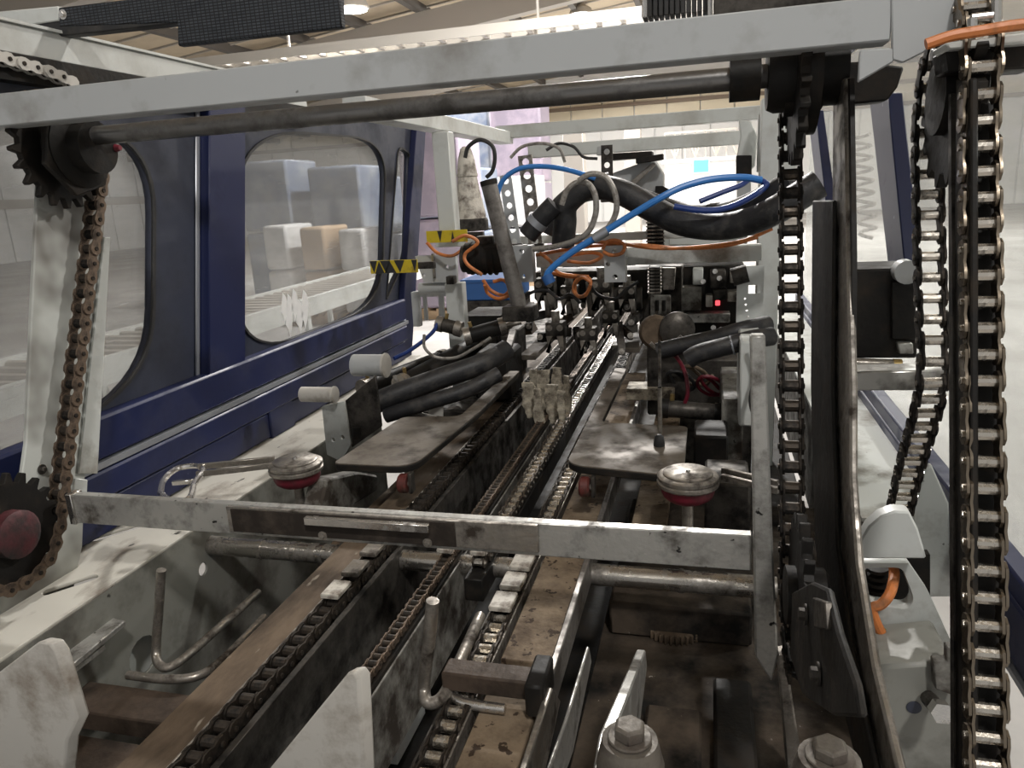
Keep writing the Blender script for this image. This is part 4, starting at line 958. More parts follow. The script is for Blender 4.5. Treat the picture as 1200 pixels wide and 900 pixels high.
# dark slanted post
ps = thing('slanted_post', 'dark round post slanting up beside the cone nozzle', 'post', P(610, 362, 2.42))
MB().cyl(P(573, 216, 2.42), P(610, 364, 2.42), 0.0265, 18).build('tube', 'post_steel', ps)
MB().cyl(P(572, 211, 2.42), P(573.5, 217, 2.42), 0.0285, 18).build('end_ring', 'oily_black', ps)
MB().box(P(610, 366, 2.42), (0.11, 0.08, 0.05)).build('clamp', 'dark_steel', ps, 0.004)
# top mechanism behind: dark plates and grey hood
tm = thing('drive_hood', 'grey folded hood with dark plates on the gripper station', 'hood', P(745, 230, 3.0))
MB().prism([P(x, y, 3.05) for x, y in [(700, 232), (712, 205), (748, 192), (766, 186), (777, 204), (777, 232)]], (0, 0.12, 0)).build('hood', 'grey_paint', tm, 0.004)
MB().prism([P(x, y, 2.98) for x, y in [(715, 180), (764, 177), (764, 184), (715, 188)]], (0, 0.10, 0)).build('dark_plate', 'oily_black', tm, 0.002)
MB().prism([P(x, y, 2.96) for x, y in [(745, 185), (777, 180), (777, 187), (745, 192)]], (0, 0.06, 0)).build('dark_plate', 'oily_black', tm, 0.002)
MB().prism([P(x, y, 3.0) for x, y in [(700, 172), (714, 170), (714, 182), (699, 182)]], (0, 0.06, 0)).build('top_block', 'grey_paint', tm, 0.002)
MB().prism([P(x, y, 3.0) for x, y in [(725, 225), (765, 190), (769, 193), (732, 228)]], (0, 0.02, 0)).build('brace', 'worn_steel', tm, 0.002)
MB().prism([P(x, y, 3.02) for x, y in [(768, 218), (776, 218), (784, 222), (784, 232), (768, 232)]], (0, 0.05, 0)).build('bracket', 'oily_black', tm, 0.002)
wb = thing('control_box', 'pale control box behind the sagging black hoses', 'box', P(830, 292, 3.1))
MB().prism([P(x, y, 3.1) for x, y in [(778, 252), (876, 252), (876, 291), (778, 291)]], (0, 0.2, 0)).build('case', 'white_paint', wb, 0.004)
MB().prism([P(x, y, 3.095) for x, y in [(784, 258), (870, 258), (870, 287), (784, 287)]], (0, 0.006, 0)).build('lid', 'clean_paint', wb, 0.002)
nbk = thing('cable_junction', 'black junction stack beside the curved white arm', 'junction box', P(870, 225, 2.9))
MB().prism([P(x, y, 2.9) for x, y in [(863, 182), (881, 182), (881, 206), (863, 206)]], (0, 0.06, 0)).build('upper_box', 'oily_black', nbk, 0.002)
MB().prism([P(x, y, 2.9) for x, y in [(864, 206), (880, 206), (880, 236), (864, 236)]], (0, 0.05, 0)).build('lower_box', 'grey_paint', nbk, 0.002)
# ribbed stacks
def ribbed(label, x0, x1, y0, y1, Y, n):
    a = P(x0, y0, Y); b = P(x1, y1, Y); th = thing('ribbed_stack', label, 'ribbed stack', (a.x, Y, b.z))
    MB().bx(a.x, b.x, Y + 0.01, Y + 0.06, b.z, a.z).build('core', 'oily_black', th)
    for i in range(n):
        z = b.z + (a.z - b.z) * (i + 0.5) / n
        MB().bx(a.x - 0.004, b.x + 0.004, Y, Y + 0.06, z - 0.003, z + 0.003).build('fin', 'worn_steel', th)
ribbed('black finned stack above the pale dusty beam', 758, 777, 250, 289, 2.85, 9)
ribbed('brassy finned stack below the pale dusty beam', 760, 773, 314, 345, 2.8, 8)
# big black hoses
hose('black_conduit', 'thick black conduit sagging to the upright chain', 'hose', [P(700, 218, 2.5), P(730, 226, 2.48), P(765, 245, 2.46), P(800, 261, 2.42), P(840, 266, 2.4), P(880, 259, 2.35), P(915, 243, 2.3), P(960, 215, 2.3)], 0.041, 'black_hose', 14)
hose('black_conduit', 'second thick black conduit behind the sagging one', 'hose', [P(640, 272, 2.70), P(655, 245, 2.70), P(680, 226, 2.70), P(715, 222, 2.70), P(752, 234, 2.70), P(800, 250, 2.70), P(850, 250, 2.58), P(890, 235, 2.5), P(930, 212, 2.45)], 0.038, 'black_hose', 14)
hose('black_conduit', 'black conduit bundle dropping into the gripper station', 'hose', [P(715, 216, 2.55), P(685, 222, 2.54), P(664, 240, 2.54), P(662, 262, 2.54), P(660, 286, 2.56)], 0.040, 'black_hose', 14)
hose('black_conduit', 'slanted black conduit with a pale clamp ring', 'hose', [P(650, 240, 2.5), P(634, 256, 2.5), P(618, 276, 2.5)], 0.034, 'black_hose', 14)
mb = MB().cyl(P(632, 258, 2.5), P(627, 264, 2.5), 0.037, 16); one('clamp_ring', 'silver_trim', 'pale clamp ring round the slanted black conduit', 'clamp', mb)
hose('braided_hose', 'grey braided hose loop around the black conduits', 'hose', [P(625, 292, 2.46), P(655, 288, 2.44), P(685, 276, 2.42), P(697, 255, 2.42), P(698, 232, 2.42), P(690, 216, 2.42), P(676, 214, 2.42), P(664, 224, 2.42), P(658, 240, 2.42)], 0.0095, 'braided_hose')
hose('braided_hose', 'second grey braided hose loop beside the perforated strip', 'hose', [P(676, 292, 2.40), P(705, 275, 2.40), P(721, 252, 2.40), P(721, 228, 2.40), P(710, 208, 2.40), P(692, 204, 2.40), P(678, 212, 2.40)], 0.0095, 'braided_hose')
hose('air_hose', 'bright blue air hose crossing in front of the black conduits', 'air hose', [P(640, 326, 2.34), P(645, 316, 2.34), P(668, 297, 2.34), P(700, 277, 2.34), P(735, 255, 2.34), P(770, 234, 2.34), P(800, 219, 2.36), P(835, 210, 2.38), P(870, 208, 2.4), P(892, 211, 2.42)], 0.0108, 'blue_hose')
hose('air_hose', 'dark blue air hose loop on top of the black conduits', 'air hose', [P(893, 212, 2.45), P(898, 217, 2.44), P(885, 228, 2.38), P(862, 240, 2.36), P(840, 246, 2.34), P(815, 246, 2.33), P(790, 242, 2.33)], 0.0095, 'dark_blue_hose')
hose('air_hose', 'blue air hose arching over the perforated strips', 'air hose', [P(584, 262, 2.55), P(582, 236, 2.55), P(589, 212, 2.55), P(608, 198, 2.55), P(635, 195, 2.55), P(665, 199, 2.52), P(700, 210, 2.5), P(720, 218, 2.48)], 0.0085, 'blue_hose')
hose('air_hose', 'thin dark blue hose behind the conduit loop', 'air hose', [P(820, 236, 2.62), P(845, 226, 2.64), P(868, 217, 2.66), P(878, 210, 2.68)], 0.009, 'dark_blue_hose')
one('hose_fitting', 'silver_trim', 'pale sleeve fitting on the bright blue air hose', 'fitting', MB().cyl(P(712, 270, 2.335), P(696, 280, 2.335), 0.0155, 12))
one('hose_fitting', 'bench_blue', 'blue elbow fitting at the lower end of the blue air hose', 'fitting', MB().cyl(P(640, 322, 2.34), P(645, 332, 2.34), 0.019, 12))
# orange cables
oc_ = [([(628, 299), (660, 293), (700, 288), (750, 287), (800, 291), (850, 288), (888, 278)], 'orange cable lying along the top of the pale dusty beam'),
       ([(630, 292), (680, 284), (720, 285), (770, 291), (820, 289), (870, 282), (905, 268)], 'orange cable drooping towards the upright chain'),
       ([(706, 292), (712, 283), (724, 282), (732, 288), (728, 297), (716, 299), (707, 295)], 'orange cable coil tied on the sensor bracket'),
       ([(640, 318), (665, 324), (690, 326), (690, 340), (680, 348), (672, 340), (676, 328), (688, 324)], 'orange cable coil hanging below the pale dusty beam'),
       ([(692, 334), (686, 346), (676, 346), (674, 334), (682, 325), (692, 330)], 'small orange cable loop inside the hanging coil'),
       ([(566, 328), (575, 340), (590, 346), (597, 338), (590, 328), (578, 330)], 'orange cable coil beside the dark slanted post'),
       ([(530, 283), (545, 276), (560, 284), (545, 298), (548, 310), (565, 322)], 'orange cable looped round the black motor')]
for i, (pts, lab) in enumerate(oc_):
    Yk = 2.66 - 0.012 * i if i < 5 else 2.5
    hose('orange_cable', lab, 'cable', [P(x, y, Yk + 0.01 * math.sin(j)) for j, (x, y) in enumerate(pts)], 0.0062, 'orange_cable', 8)
# hazard plates with black triangles
def hazard(label, x0, x1, y0, y1, Y, tris):
    a = P(x0, y0, Y); b = P(x1, y1, Y); zz = P((x0 + x1) / 2, (y0 + y1) / 2, Y).z; h = (a - P(x0, y0 + (y1 - y0), Y)).length
    th = thing('hazard_plate', label, 'hazard plate', (a.x, Y, zz - h / 2))
    MB().bx(a.x, b.x, Y, Y + 0.006, zz - h / 2, zz + h / 2).build('plate', 'yellow_paint', th, 0.001)
    w = (b.x - a.x)
    for t0, t1, up in tris:
        s = -1 if up else 1
        MB().prism([Vector((a.x + w * t0, Y - 0.001, zz - s * h / 2 * 0.98)), Vector((a.x + w * t1, Y - 0.001, zz - s * h / 2 * 0.98)), Vector((a.x + w * (t0 + t1) / 2, Y - 0.001, zz + s * h / 2 * 0.9))], (0, -0.001, 0)).build('black_mark', 'rubber', th)
    MB().bx(b.x - 0.02, b.x + 0.06, Y + 0.006, Y + 0.03, zz - 0.012, zz + 0.012).build('mount', 'dark_steel', th)
hazard('yellow and black striped warning plate in front of the blue guard end', 433, 490, 305, 320, 2.55, [(0.0, 0.16, True), (0.22, 0.44, True), (0.52, 0.74, True), (0.88, 1.0, True), (0.1, 0.3, False), (0.30, 0.55, False)])
hazard('small yellow warning plate at the foot of the frame post', 499, 548, 270, 284, 2.74, [(0.28, 0.40, True), (0.6, 0.7, False)])
# black motor and mounting block
mt = thing('drive_motor', 'black drive motor wrapped by orange cable', 'motor', P(565, 305, 2.6))
MB().cyl(P(548, 303, 2.6), P(590, 300, 2.6), 0.058, 20).build('barrel', 'oily_black', mt)
MB().cyl(P(543, 303, 2.6), P(549, 303, 2.6), 0.050, 20).build('end_bell', 'dark_steel', mt)
MB().box(P(570, 283, 2.6), (0.07, 0.06, 0.04)).build('terminal_box', 'dark_steel', mt, 0.004)
for i in range(5): MB().cyl(P(553 + i * 7, 302.5, 2.6), P(554.5 + i * 7, 302.5, 2.6), 0.061, 20).build('cooling_fin', 'oily_black', mt)
mk = thing('mounting_bracket', 'grey slotted mounting bracket behind the warning plate', 'bracket', P(515, 330, 2.72))
oc = [P(x, y, 2.72) for x, y in [(488, 300), (535, 298), (536, 331), (498, 330)]]
holed('plate', 'grey_paint', [(p.x, p.z) for p in oc], [circ((P(506, 311, 2.72).x, P(506, 311, 2.72).z), 0.008), circ((P(525, 312, 2.72).x, P(525, 312, 2.72).z), 0.008), circ((P(498, 322, 2.72).x, P(498, 322, 2.72).z), 0.007)], (0, 2.72, 0), UX, UZ, 0.03, mk)
MB().cyl(P(492, 338, 2.74), P(538, 336, 2.74), 0.022, 14).build('cross_tube', 'grey_paint', mk)
MB().bx(P(509, 330, 2.7).x, P(511, 330, 2.7).x, 2.69, 2.71, P(510, 326, 2.7).z, P(510, 297, 2.7).z).build('threaded_rod', 'worn_steel', mk)
MB().box(P(529, 328, 2.68), (0.03, 0.04, 0.03)).build('clamp_nut', 'dark_steel', mk, 0.002)
# stand beside the guard
sd = thing('support_stand', 'pale support stand with thin legs behind the guard end', 'stand', P(520, 385, 2.78))
a = P(521, 332, 2.7)
MB().bx(a.x, a.x + 0.07, 2.7, 2.75, -0.76, a.z).build('front_plate', 'clean_paint', sd, 0.003)
MB().beam(P(487, 342, 2.9), P(490, 382, 2.9), 0.03, 0.03).build('leg', 'grey_paint', sd)
MB().beam(P(497, 340, 2.9), P(500, 375, 2.9), 0.014, 0.014).build('leg', 'grey_paint', sd)
MB().beam(P(517, 345, 2.9), P(518, 372, 2.9), 0.02, 0.02).build('leg', 'grey_paint', sd)
MB().bx(P(486, 340, 2.9).x, P(540, 336, 2.9).x, 2.88, 2.92, P(500, 347, 2.9).z, P(500, 341, 2.9).z).build('rail', 'grey_paint', sd)
MB().bx(-1.14, -0.80, 2.4, 4.4, -0.78, -0.75).build('base', 'dark_steel', sd)
bb = thing('blue_bin', 'blue storage bin beyond the slanted post', 'bin', P(560, 352, 4.2))
a = P(541, 328, 4.2); b = P(603, 352, 4.2)
MB().bx(a.x, b.x, 4.2, 4.6, b.z, a.z).build('body', 'bench_blue', bb, 0.01)
MB().bx(a.x - 0.01, b.x + 0.01, 4.19, 4.61, a.z - 0.02, a.z).build('rim', 'bench_blue', bb, 0.004)
MB().bx(a.x, b.x, 4.2, 4.6, -0.749, b.z).build('stand', 'dark_steel', bb)
# air cylinders and dark blocks left of the rails
cylinder_unit('black air cylinder lying above the left tray', P(470, 452, 2.25), P(560, 402, 2.7), 0.034)
cylinder_unit('second black air cylinder beside the guard end', P(425, 455, 2.3), P(520, 418, 2.75), 0.028)
cylinder_unit('short black valve cylinder with blue hose', P(513, 379, 2.6), P(540, 386, 2.6), 0.026, 'dark_steel')
cylinder_unit('dark air cylinder below the slanted post', P(545, 395, 2.55), P(592, 382, 2.6), 0.030)
hose('air_hose', 'blue air hose curving down beside the guard end', 'air hose', [P(513, 378, 2.58), P(508, 388, 2.56), P(495, 400, 2.5), P(478, 412, 2.42), P(462, 420, 2.36)], 0.0075, 'dark_blue_hose')
hose('braided_hose', 'thin grey cable drooping over the black air cylinders', 'hose', [P(497, 392, 2.3), P(498, 408, 2.3), P(512, 419, 2.3), P(535, 419, 2.3), P(556, 408, 2.3), P(575, 396, 2.3)], 0.0055, 'braided_hose', 8)
hose('braided_hose', 'thin grey cable hanging over the back of the left tray', 'hose', [P(462, 440, 2.1), P(470, 462, 2.1), P(488, 482, 2.08), P(512, 490, 2.06)], 0.006, 'braided_hose', 8)
gbx = thing('gear_housing', 'dark oily gear housing behind the left tray', 'housing', P(560, 470, 2.6))
MB().bx(-0.98, -0.795, 2.85, 3.1, -0.749, -0.48).build('case', 'oily_black', gbx, 0.01)
MB().cyl((-0.86, 2.85, -0.58), (-0.86, 2.80, -0.58), 0.05, 20).build('flange', 'dark_steel', gbx)
MB().bx(-0.794, -0.75, 2.8, 3.05, -0.744, -0.55).build('side_block', 'dark_steel', gbx, 0.006)
MB().bx(-0.99, -0.93, 2.79, 2.85, -0.66, -0.56).build('valve_block', 'worn_steel', gbx, 0.004)
one('white_card', 'plastic_white', 'small white card lodged behind the left tray', 'card', MB().prism([P(x, y, 2.2) for x, y in [(508, 466), (514, 461), (519, 462), (519, 488), (501, 486)]], (0, 0.004, 0)))
# side arms carrying the trays (long plates beside the chains)
one('tray_rail', 'tray_black', 'long worn plate continuing the left tray beside the rusty chain', 'plate', MB().bx(-0.70, -0.635, 2.72, 3.9, -0.632, -0.612), bevel=0.002)
one('tray_rail', 'tray_black', 'long worn plate continuing the right tray beside the plank', 'plate', MB().bx(-0.33, -0.25, 2.85, 3.9, -0.632, -0.612), bevel=0.002)
one('guide_cover', 'rail_brown', 'flat brown cover plate across the rear of the bed', 'plate', MB().prism([P(x, y, 3.12) for x, y in [(560, 385), (618, 380), (624, 392), (590, 396)]], (0, 0.12, 0)), bevel=0.003)
# gripper heads hanging over the chains
gl_ = [(640, 345, 2.9, 1.1, 'dark gripper head beside the clamp of the slanted post'), (668, 352, 2.95, 1.0, 'dark gripper head under the hanging orange coil'), (705, 345, 3.0, 1.1, 'dark gripper head below the sensor bracket'),
       (735, 352, 3.0, 1.0, 'dark gripper head beside the brassy finned stack'), (652, 395, 2.7, 1.0, 'low dark gripper head over the rusty chain'), (690, 400, 2.7, 0.9, 'low dark gripper head over the fine chain'), (716, 380, 2.9, 0.9, 'low dark gripper head over the oily middle chain')]
for x, y, Y, s, lab in gl_: gripper(lab, P(x, y, Y), s)
gst = thing('gripper_carriage', 'oily black carriage block carrying the gripper heads', 'carriage', P(680, 340, 3.1))
MB().bx(P(625, 330, 3.1).x, P(760, 330, 3.1).x, 3.1, 3.3, P(690, 352, 3.1).z, P(690, 318, 3.1).z).build('block', 'oily_black', gst, 0.01)
for x in (640, 665, 690, 715, 740):
    MB().cyl(P(x, 330, 3.04), P(x + 3, 372, 3.04), 0.014, 10).build('guide_pin', 'worn_steel', gst)
    MB().box(P(x + 8, 350, 3.06), (0.03, 0.06, 0.09)).build('side_lug', 'dark_steel', gst, 0.003)
# waxy pale guide combs
wxs = [(620, 472, 2.35, 0.020), (630, 480, 2.30, 0.014), (646, 474, 2.38, 0.022), (657, 482, 2.32, 0.012), (637, 456, 2.5, 0.024), (652, 452, 2.55, 0.016), (626, 450, 2.6, 0.016), (664, 468, 2.42, 0.010)]
for i, (x, y, Y, hw) in enumerate(wxs):
    c = P(x, y, Y); n = 14; top = random.uniform(0.05, 0.085); bot = random.uniform(-0.12, -0.05); w = [0.0, 0.0]; L_ = []; R_ = []
    for k in range(n):
        w[0] = 0.6 * w[0] + random.uniform(-0.005, 0.005); w[1] = 0.6 * w[1] + random.uniform(-0.006, 0.006)
        z = top + (bot - top) * k / (n - 1)
        f = 1.0 if k < n * 0.6 else 1.0 - 0.5 * (k - n * 0.6) / (n * 0.4)
        L_.append(c + Vector((-hw * f + w[0], 0, z))); R_.append(c + Vector((hw * f + w[1], 0, z + random.uniform(-0.006, 0.006))))
    one('guide_comb', 'wax', 'pale waxy flaking guide strip between the middle conveyor chains', 'guide strip', MB().prism(L_ + list(reversed(R_)), (0.003, 0.012, 0)), 'pale waxy guide strips between the chains', 0.002)
# pale landing plates on the right
one('landing_plate', 'pad_white', 'pale landing plate over the bright-rollered chain', 'plate', MB().bx(-0.385, -0.300, 3.05, 3.22, -0.655, -0.643), bevel=0.003)
one('landing_plate', 'rail_brown', 'brown landing plate behind the pale one', 'plate', MB().bx(-0.36, -0.20, 3.3, 3.8, -0.655, -0.643), bevel=0.003)
one('landing_plate', 'wax', 'small waxy plate at the back of the right tray', 'plate', MB().bx(-0.26, -0.10, 2.42, 2.52, -0.70, -0.66), bevel=0.003)
# right cluster: hoses, valve rack with red lights
rk = thing('valve_rack', 'dark valve rack with two small red lights', 'valve rack', P(840, 390, 3.0))
MB().bx(P(800, 350, 3.0).x, P(872, 350, 3.0).x, 3.0, 3.2, P(835, 395, 3.0).z, P(835, 312, 3.0).z).build('rack', 'oily_black', rk, 0.005)
for i, (x, y) in enumerate(((841, 355), (846, 373))):
    MB().box(P(x, y, 2.98), (0.018, 0.01, 0.02)).build('red_light', 'led_red', rk, 0.003)
for i, (x0, y0, x1, y1, m) in enumerate([(800, 335, 822, 362, 'greasy_paint'), (812, 314, 824, 332, 'clean_paint'), (827, 345, 835, 358, 'plastic_white'), (832, 316, 850, 336, 'dark_steel'), (800, 366, 855, 376, 'bar_steel'), (836, 338, 852, 350, 'dark_steel'), (855, 318, 866, 330, 'worn_steel'), (852, 340, 866, 352, 'worn_steel')]):
    a = P(x0, y0, 2.97); b = P(x1, y1, 2.97)
    MB().bx(a.x, b.x, 2.93, 3.0, b.z, a.z).build('valve_body', m, rk, 0.003)
for x, y in ((838, 318), (843, 326), (836, 384), (845, 386), (824, 330)):
    MB().cyl(P(x, y, 2.96), P(x, y, 2.92), 0.010, 10).build('plug', 'bright_steel', rk)
pw = thing('slotted_panel', 'pale panel with a square window beside the frame post', 'panel', P(876, 390, 2.6))
a = P(864, 312, 2.6); b = P(893, 395, 2.6); w0 = P(877, 334, 2.6); w1_ = P(891, 344, 2.6)
holed('sheet', 'clean_paint', [(a.x, b.z), (b.x, b.z), (b.x, a.z), (a.x + 0.02, a.z), (a.x, a.z - 0.06)],
      [[(w0.x, w1_.z), (w1_.x, w1_.z), (w1_.x, w0.z), (w0.x, w0.z)]] + [circ((P(873 + i, 350 + i * 7, 2.6).x, P(873, 350 + i * 7, 2.6).z), 0.004, 8) for i in range(5)], (0, 2.6, 0), UX, UZ, 0.008, pw)
MB().cyl(P(858, 325, 2.58), P(876, 320, 2.58), 0.03, 14).build('boss', 'dark_steel', pw)
hose('black_conduit', 'thick black conduit crossing low to the upright bar', 'hose', [P(770, 412, 2.2), P(800, 405, 2.2), P(840, 396, 2.2), P(870, 387, 2.2), P(900, 380, 2.25)], 0.026, 'black_hose', 14)
hose('black_conduit', 'lower thick black conduit with a pale tie ring', 'hose', [P(806, 422, 2.1), P(820, 414, 2.1), P(850, 406, 2.1), P(880, 398, 2.12), P(905, 394, 2.15)], 0.026, 'black_hose', 14)
one('clamp_ring', 'silver_trim', 'pale tie ring round the lower thick conduit', 'clamp', MB().cyl(P(857, 404.5, 2.105), P(859, 404, 2.105), 0.0285, 16))
hose('braided_hose', 'short pale cable looping under the round grip', 'hose', [P(762, 402, 2.25), P(770, 408, 2.25), P(785, 405, 2.25), P(799, 394, 2.25)], 0.0065, 'braided_hose', 8)
ck = thing('clutch_knob', 'round dirty clutch knob behind the thick conduits', 'knob', P(785, 395, 2.4))
MB().lathe(P(793, 385, 2.42), (0.1, -1, 0.1), [(0.05, 0), (0.056, 0.01), (0.056, 0.03), (0.04, 0.04), (0.02, 0.045)], 20).build('dial', 'dark_steel', ck)
MB().lathe(P(768, 388, 2.45), (0.1, -1, 0.1), [(0.05, 0), (0.055, 0.01), (0.055, 0.03), (0.045, 0.045)], 20).build('housing', 'rail_brown', ck)
MB().bx(P(758, 388, 2.46).x, P(806, 388, 2.46).x, 2.45, 2.6, -0.76, P(780, 378, 2.46).z).build('base', 'dark_steel', ck, 0.006)
cylinder_unit('dark cylinder lying across behind the right tray', P(775, 478, 2.2), P(846, 484, 2.2), 0.026, 'dark_steel', 'oily_black', 0.03)
one('cross_bracket', 'greasy_paint', 'greasy cross bracket beside the dark cylinder behind the right tray', 'bracket', MB().bx(P(846, 470, 2.1).x, P(872, 470, 2.1).x, 2.1, 2.5, -0.80, -0.60), bevel=0.005)
one('side_box', 'oily_black', 'black box behind the right-hand tray edge', 'box', MB().bx(-0.03, 0.06, 1.95, 2.1, -0.80, -0.66), bevel=0.006)
hs = thing('grease_gun_rod', 'thin upright rod with a black grip standing on the right tray', 'rod', P(774, 545, 1.75))
MB().cyl(P(773, 455, 1.75), P(773.5, 508, 1.75), 0.0055, 10).build('rod', 'worn_steel', hs)
MB().lathe(P(772.5, 532, 1.75), (0, 0, 1), [(0.009, 0), (0.013, 0.006), (0.014, 0.03), (0.011, 0.045), (0.006, 0.05)], 14).build('grip', 'rubber', hs)
MB().cyl(P(772.5, 548, 1.75), P(772.5, 532, 1.75), 0.007, 10).build('tip', 'plastic_white', hs)
MB().cyl((P(773, 455, 1.75)), P(773, 400, 2.0), 0.0045, 8).build('wire', 'dark_steel', hs)
for i, (x, y, lab) in enumerate(((815, 440, 'brown cable tangle under the thick conduits'), (835, 452, 'dark red cable tangle beside the pale panel'), (798, 446, 'dark cable tangle behind the thin upright rod'))):
    pts = []
    for kk in range(14):
        a = kk * 0.9; pts.append(P(x + 20 * math.cos(a) * (1 - kk * 0.03), y + 11 * math.sin(a * 1.1), 2.45 + 0.03 * math.sin(kk)))
    hose('cable_tangle', lab, 'cable', pts, 0.006, ('rail_brown', 'red_plastic', 'rubber')[i], 8)
one('rear_block', 'dark_steel', 'dark block under the cable tangles at the frame post', 'block', MB().bx(-0.10, 0.16, 2.62, 2.78, -1.06, -0.60), bevel=0.01)
one('rear_block', 'clean_paint', 'pale box against the upright bar behind the disc arm', 'box', MB().bx(P(868, 400, 2.0).x, P(896, 400, 2.0).x, 2.0, 2.2, P(870, 500, 2.0).z, P(870, 400, 2.0).z), bevel=0.005)

# ================================================================== RIGHT-HAND SIDE, BETWEEN CHAINS AND GUARD
sd2 = thing('side_deck', 'pale side deck under the right-hand guard', 'deck', (0.4, 2.4, -0.99))
MB().bx(0.33, 0.515, 1.62, 4.4, -0.735, -0.725).build('top_sheet', 'white_paint', sd2, 0.001)
MB().bx(0.33, 0.336, 1.62, 4.4, -1.05, -0.735).build('side_sheet', 'greasy_paint', sd2)
blk = thing('gear_cabinet', 'black oily gear cabinet between upright and right chains', 'gear cabinet', P(1040, 420, 1.55))
MB().prism([P(x, y, 1.55) for x, y in [(1000, 316), (1073, 314), (1075, 420), (1000, 420)]], (0, 0.14, 0)).build('case', 'oily_black', blk, 0.004)
MB().prism([P(x, y, 1.54) for x, y in [(1045, 330), (1072, 330), (1074, 398), (1045, 398)]], (0, 0.01, 0)).build('cover', 'oily_black', blk, 0.002)
MB().lathe(P(1063, 319, 1.52), (0, -1, 0), [(0.022, -0.03), (0.022, 0.004), (0.012, 0.005)], 18).build('pipe_stub', 'grey_paint', blk)
MB().prism([P(x, y, 1.53) for x, y in [(1052, 402), (1070, 402), (1071, 415), (1054, 415)]], (0, 0.02, 0)).build('bright_lug', 'bar_steel', blk, 0.002)
MB().cyl(P(1002, 426, 1.5), P(1052, 428, 1.5), 0.011, 14).build('roller', 'worn_steel', blk)
MB().cyl(P(1046, 428, 1.5), P(1056, 428.5, 1.5), 0.0125, 14).build('ring', 'brass', blk)
one('worn_bracket', 'bar_steel', 'worn pale flat bracket across between upright and nearest chain', 'bracket', MB().prism([P(x, y, 1.24) for x, y in [(997, 436), (1112, 433), (1112, 458), (1004, 458), (1000, 466)]], (0, 0.05, 0)), bevel=0.003)
one('quadrant_guard', 'clean_paint', 'pale quarter-round guard plate below the dark chain run', 'guard plate', MB().prism([P(x, y, 1.19) for x, y in [(1003, 655), (1008, 634), (1018, 617), (1032, 605), (1048, 599), (1066, 600), (1076, 620), (1082, 640), (1086, 655)]], (0, 0.03, 0)), bevel=0.003)
one('mount_plate', 'white_paint', 'pale vertical plate behind the quarter-round guard plate', 'plate', MB().prism([P(x, y, 1.55) for x, y in [(1084, 552), (1092, 545), (1112, 590), (1116, 700), (1070, 700), (1070, 600)]], (0, 0.02, 0)), bevel=0.003)
cbd = thing('bracket_body', 'pale cast bracket with a dark opening for the orange cable', 'bracket', P(1060, 780, 1.26))
oc = [P(x, y, 1.26) for x, y in [(1000, 655), (1062, 655), (1086, 690), (1117, 758), (1118, 792), (1000, 792)]]
oh = [P(x, y, 1.26) for x, y in [(1010, 660), (1055, 660), (1069, 697), (1062, 709), (1018, 703)]]
holed('casting', 'white_paint', [(p.x, p.z) for p in oc], [rounded([(p.x, p.z) for p in oh], 0.012, 4)], (0, 1.26, 0), UX, UZ, 0.03, cbd, 0.002)
MB().prism([P(x, y, 1.34) for x, y in [(1000, 650), (1090, 650), (1090, 720), (1000, 720)]], (0, 0.02, 0)).build('back_plate', 'oily_black', cbd)
for i in range(5): MB().cyl(P(1029, 665 + i * 8, 1.30), P(1029, 669 + i * 8, 1.30), 0.018, 14).build('gland_ring', 'oily_black', cbd)
hose('orange_cable', 'thick orange cable coming out of the pale cast bracket', 'cable', [P(1046, 658, 1.28), P(1048, 675, 1.26), P(1043, 695, 1.22), P(1033, 708, 1.21), P(1022, 713, 1.21), P(1026, 728, 1.21), P(1033, 742, 1.215)], 0.0085, 'orange_cable', 10)
hose('yellow_cable', 'greenish yellow cable curving down the pale cast bracket', 'cable', [P(1036, 740, 1.22), P(1052, 746, 1.22), P(1068, 760, 1.22), P(1078, 780, 1.22)], 0.006, 'yellow_cable', 8)
hose('yellow_cable', 'thin grey cable beside the greenish yellow one', 'cable', [P(1034, 756, 1.225), P(1052, 764, 1.225), P(1068, 776, 1.225), P(1076, 785, 1.225)], 0.004, 'braided_hose', 8)
fgb = thing('foot_casting', 'grey foot casting with a bolt and blue mark at the right', 'casting', P(1070, 880, 1.12))
MB().prism([P(x, y, 1.12) for x, y in [(1022, 782), (1118, 775), (1120, 930), (1058, 930), (1040, 850)]], (0, 0.12, 0)).build('body', 'side_paint', fgb, 0.006)
MB().prism([P(x, y, 1.102) for x, y in [(1094, 776), (1110, 776), (1110, 760), (1118, 760), (1118, 816), (1096, 808)]], (0, 0.02, 0)).build('step_block', 'greasy_paint', fgb, 0.002)
MB().lathe(P(1071, 829, 1.119), (0, -1, 0), [(0.011, 0), (0.011, 0.001)], 18).build('blue_mark', 'slate_paint', fgb)
MB().cyl(P(1088, 818, 1.11), P(1103, 834, 1.06), 0.012, 10).build('bolt_shank', 'dark_steel', fgb)
MB().cyl(P(1100, 830, 1.07), P(1105, 837, 1.05), 0.016, 6).build('bolt_head', 'bright_steel', fgb)
# faint moulded cable carrier seen behind the right pane
cc = thing('coiled_hose', 'grey coiled hose hanging behind the right-hand guard pane', 'hose', at(1012, 280, X=0.66))
pts = []
for i in range(90):
    t = i / 89; a = i * 0.62
    c = at(1004 + 14 * t, 158 + 120 * t, X=0.66); pts.append(c + Vector((0.055 * (1 - 0.45 * t) * math.cos(a), 0.05 * math.sin(a), 0)))
MB().tube(pts, 0.008, 8).build('coil', 'braided_hose', cc)
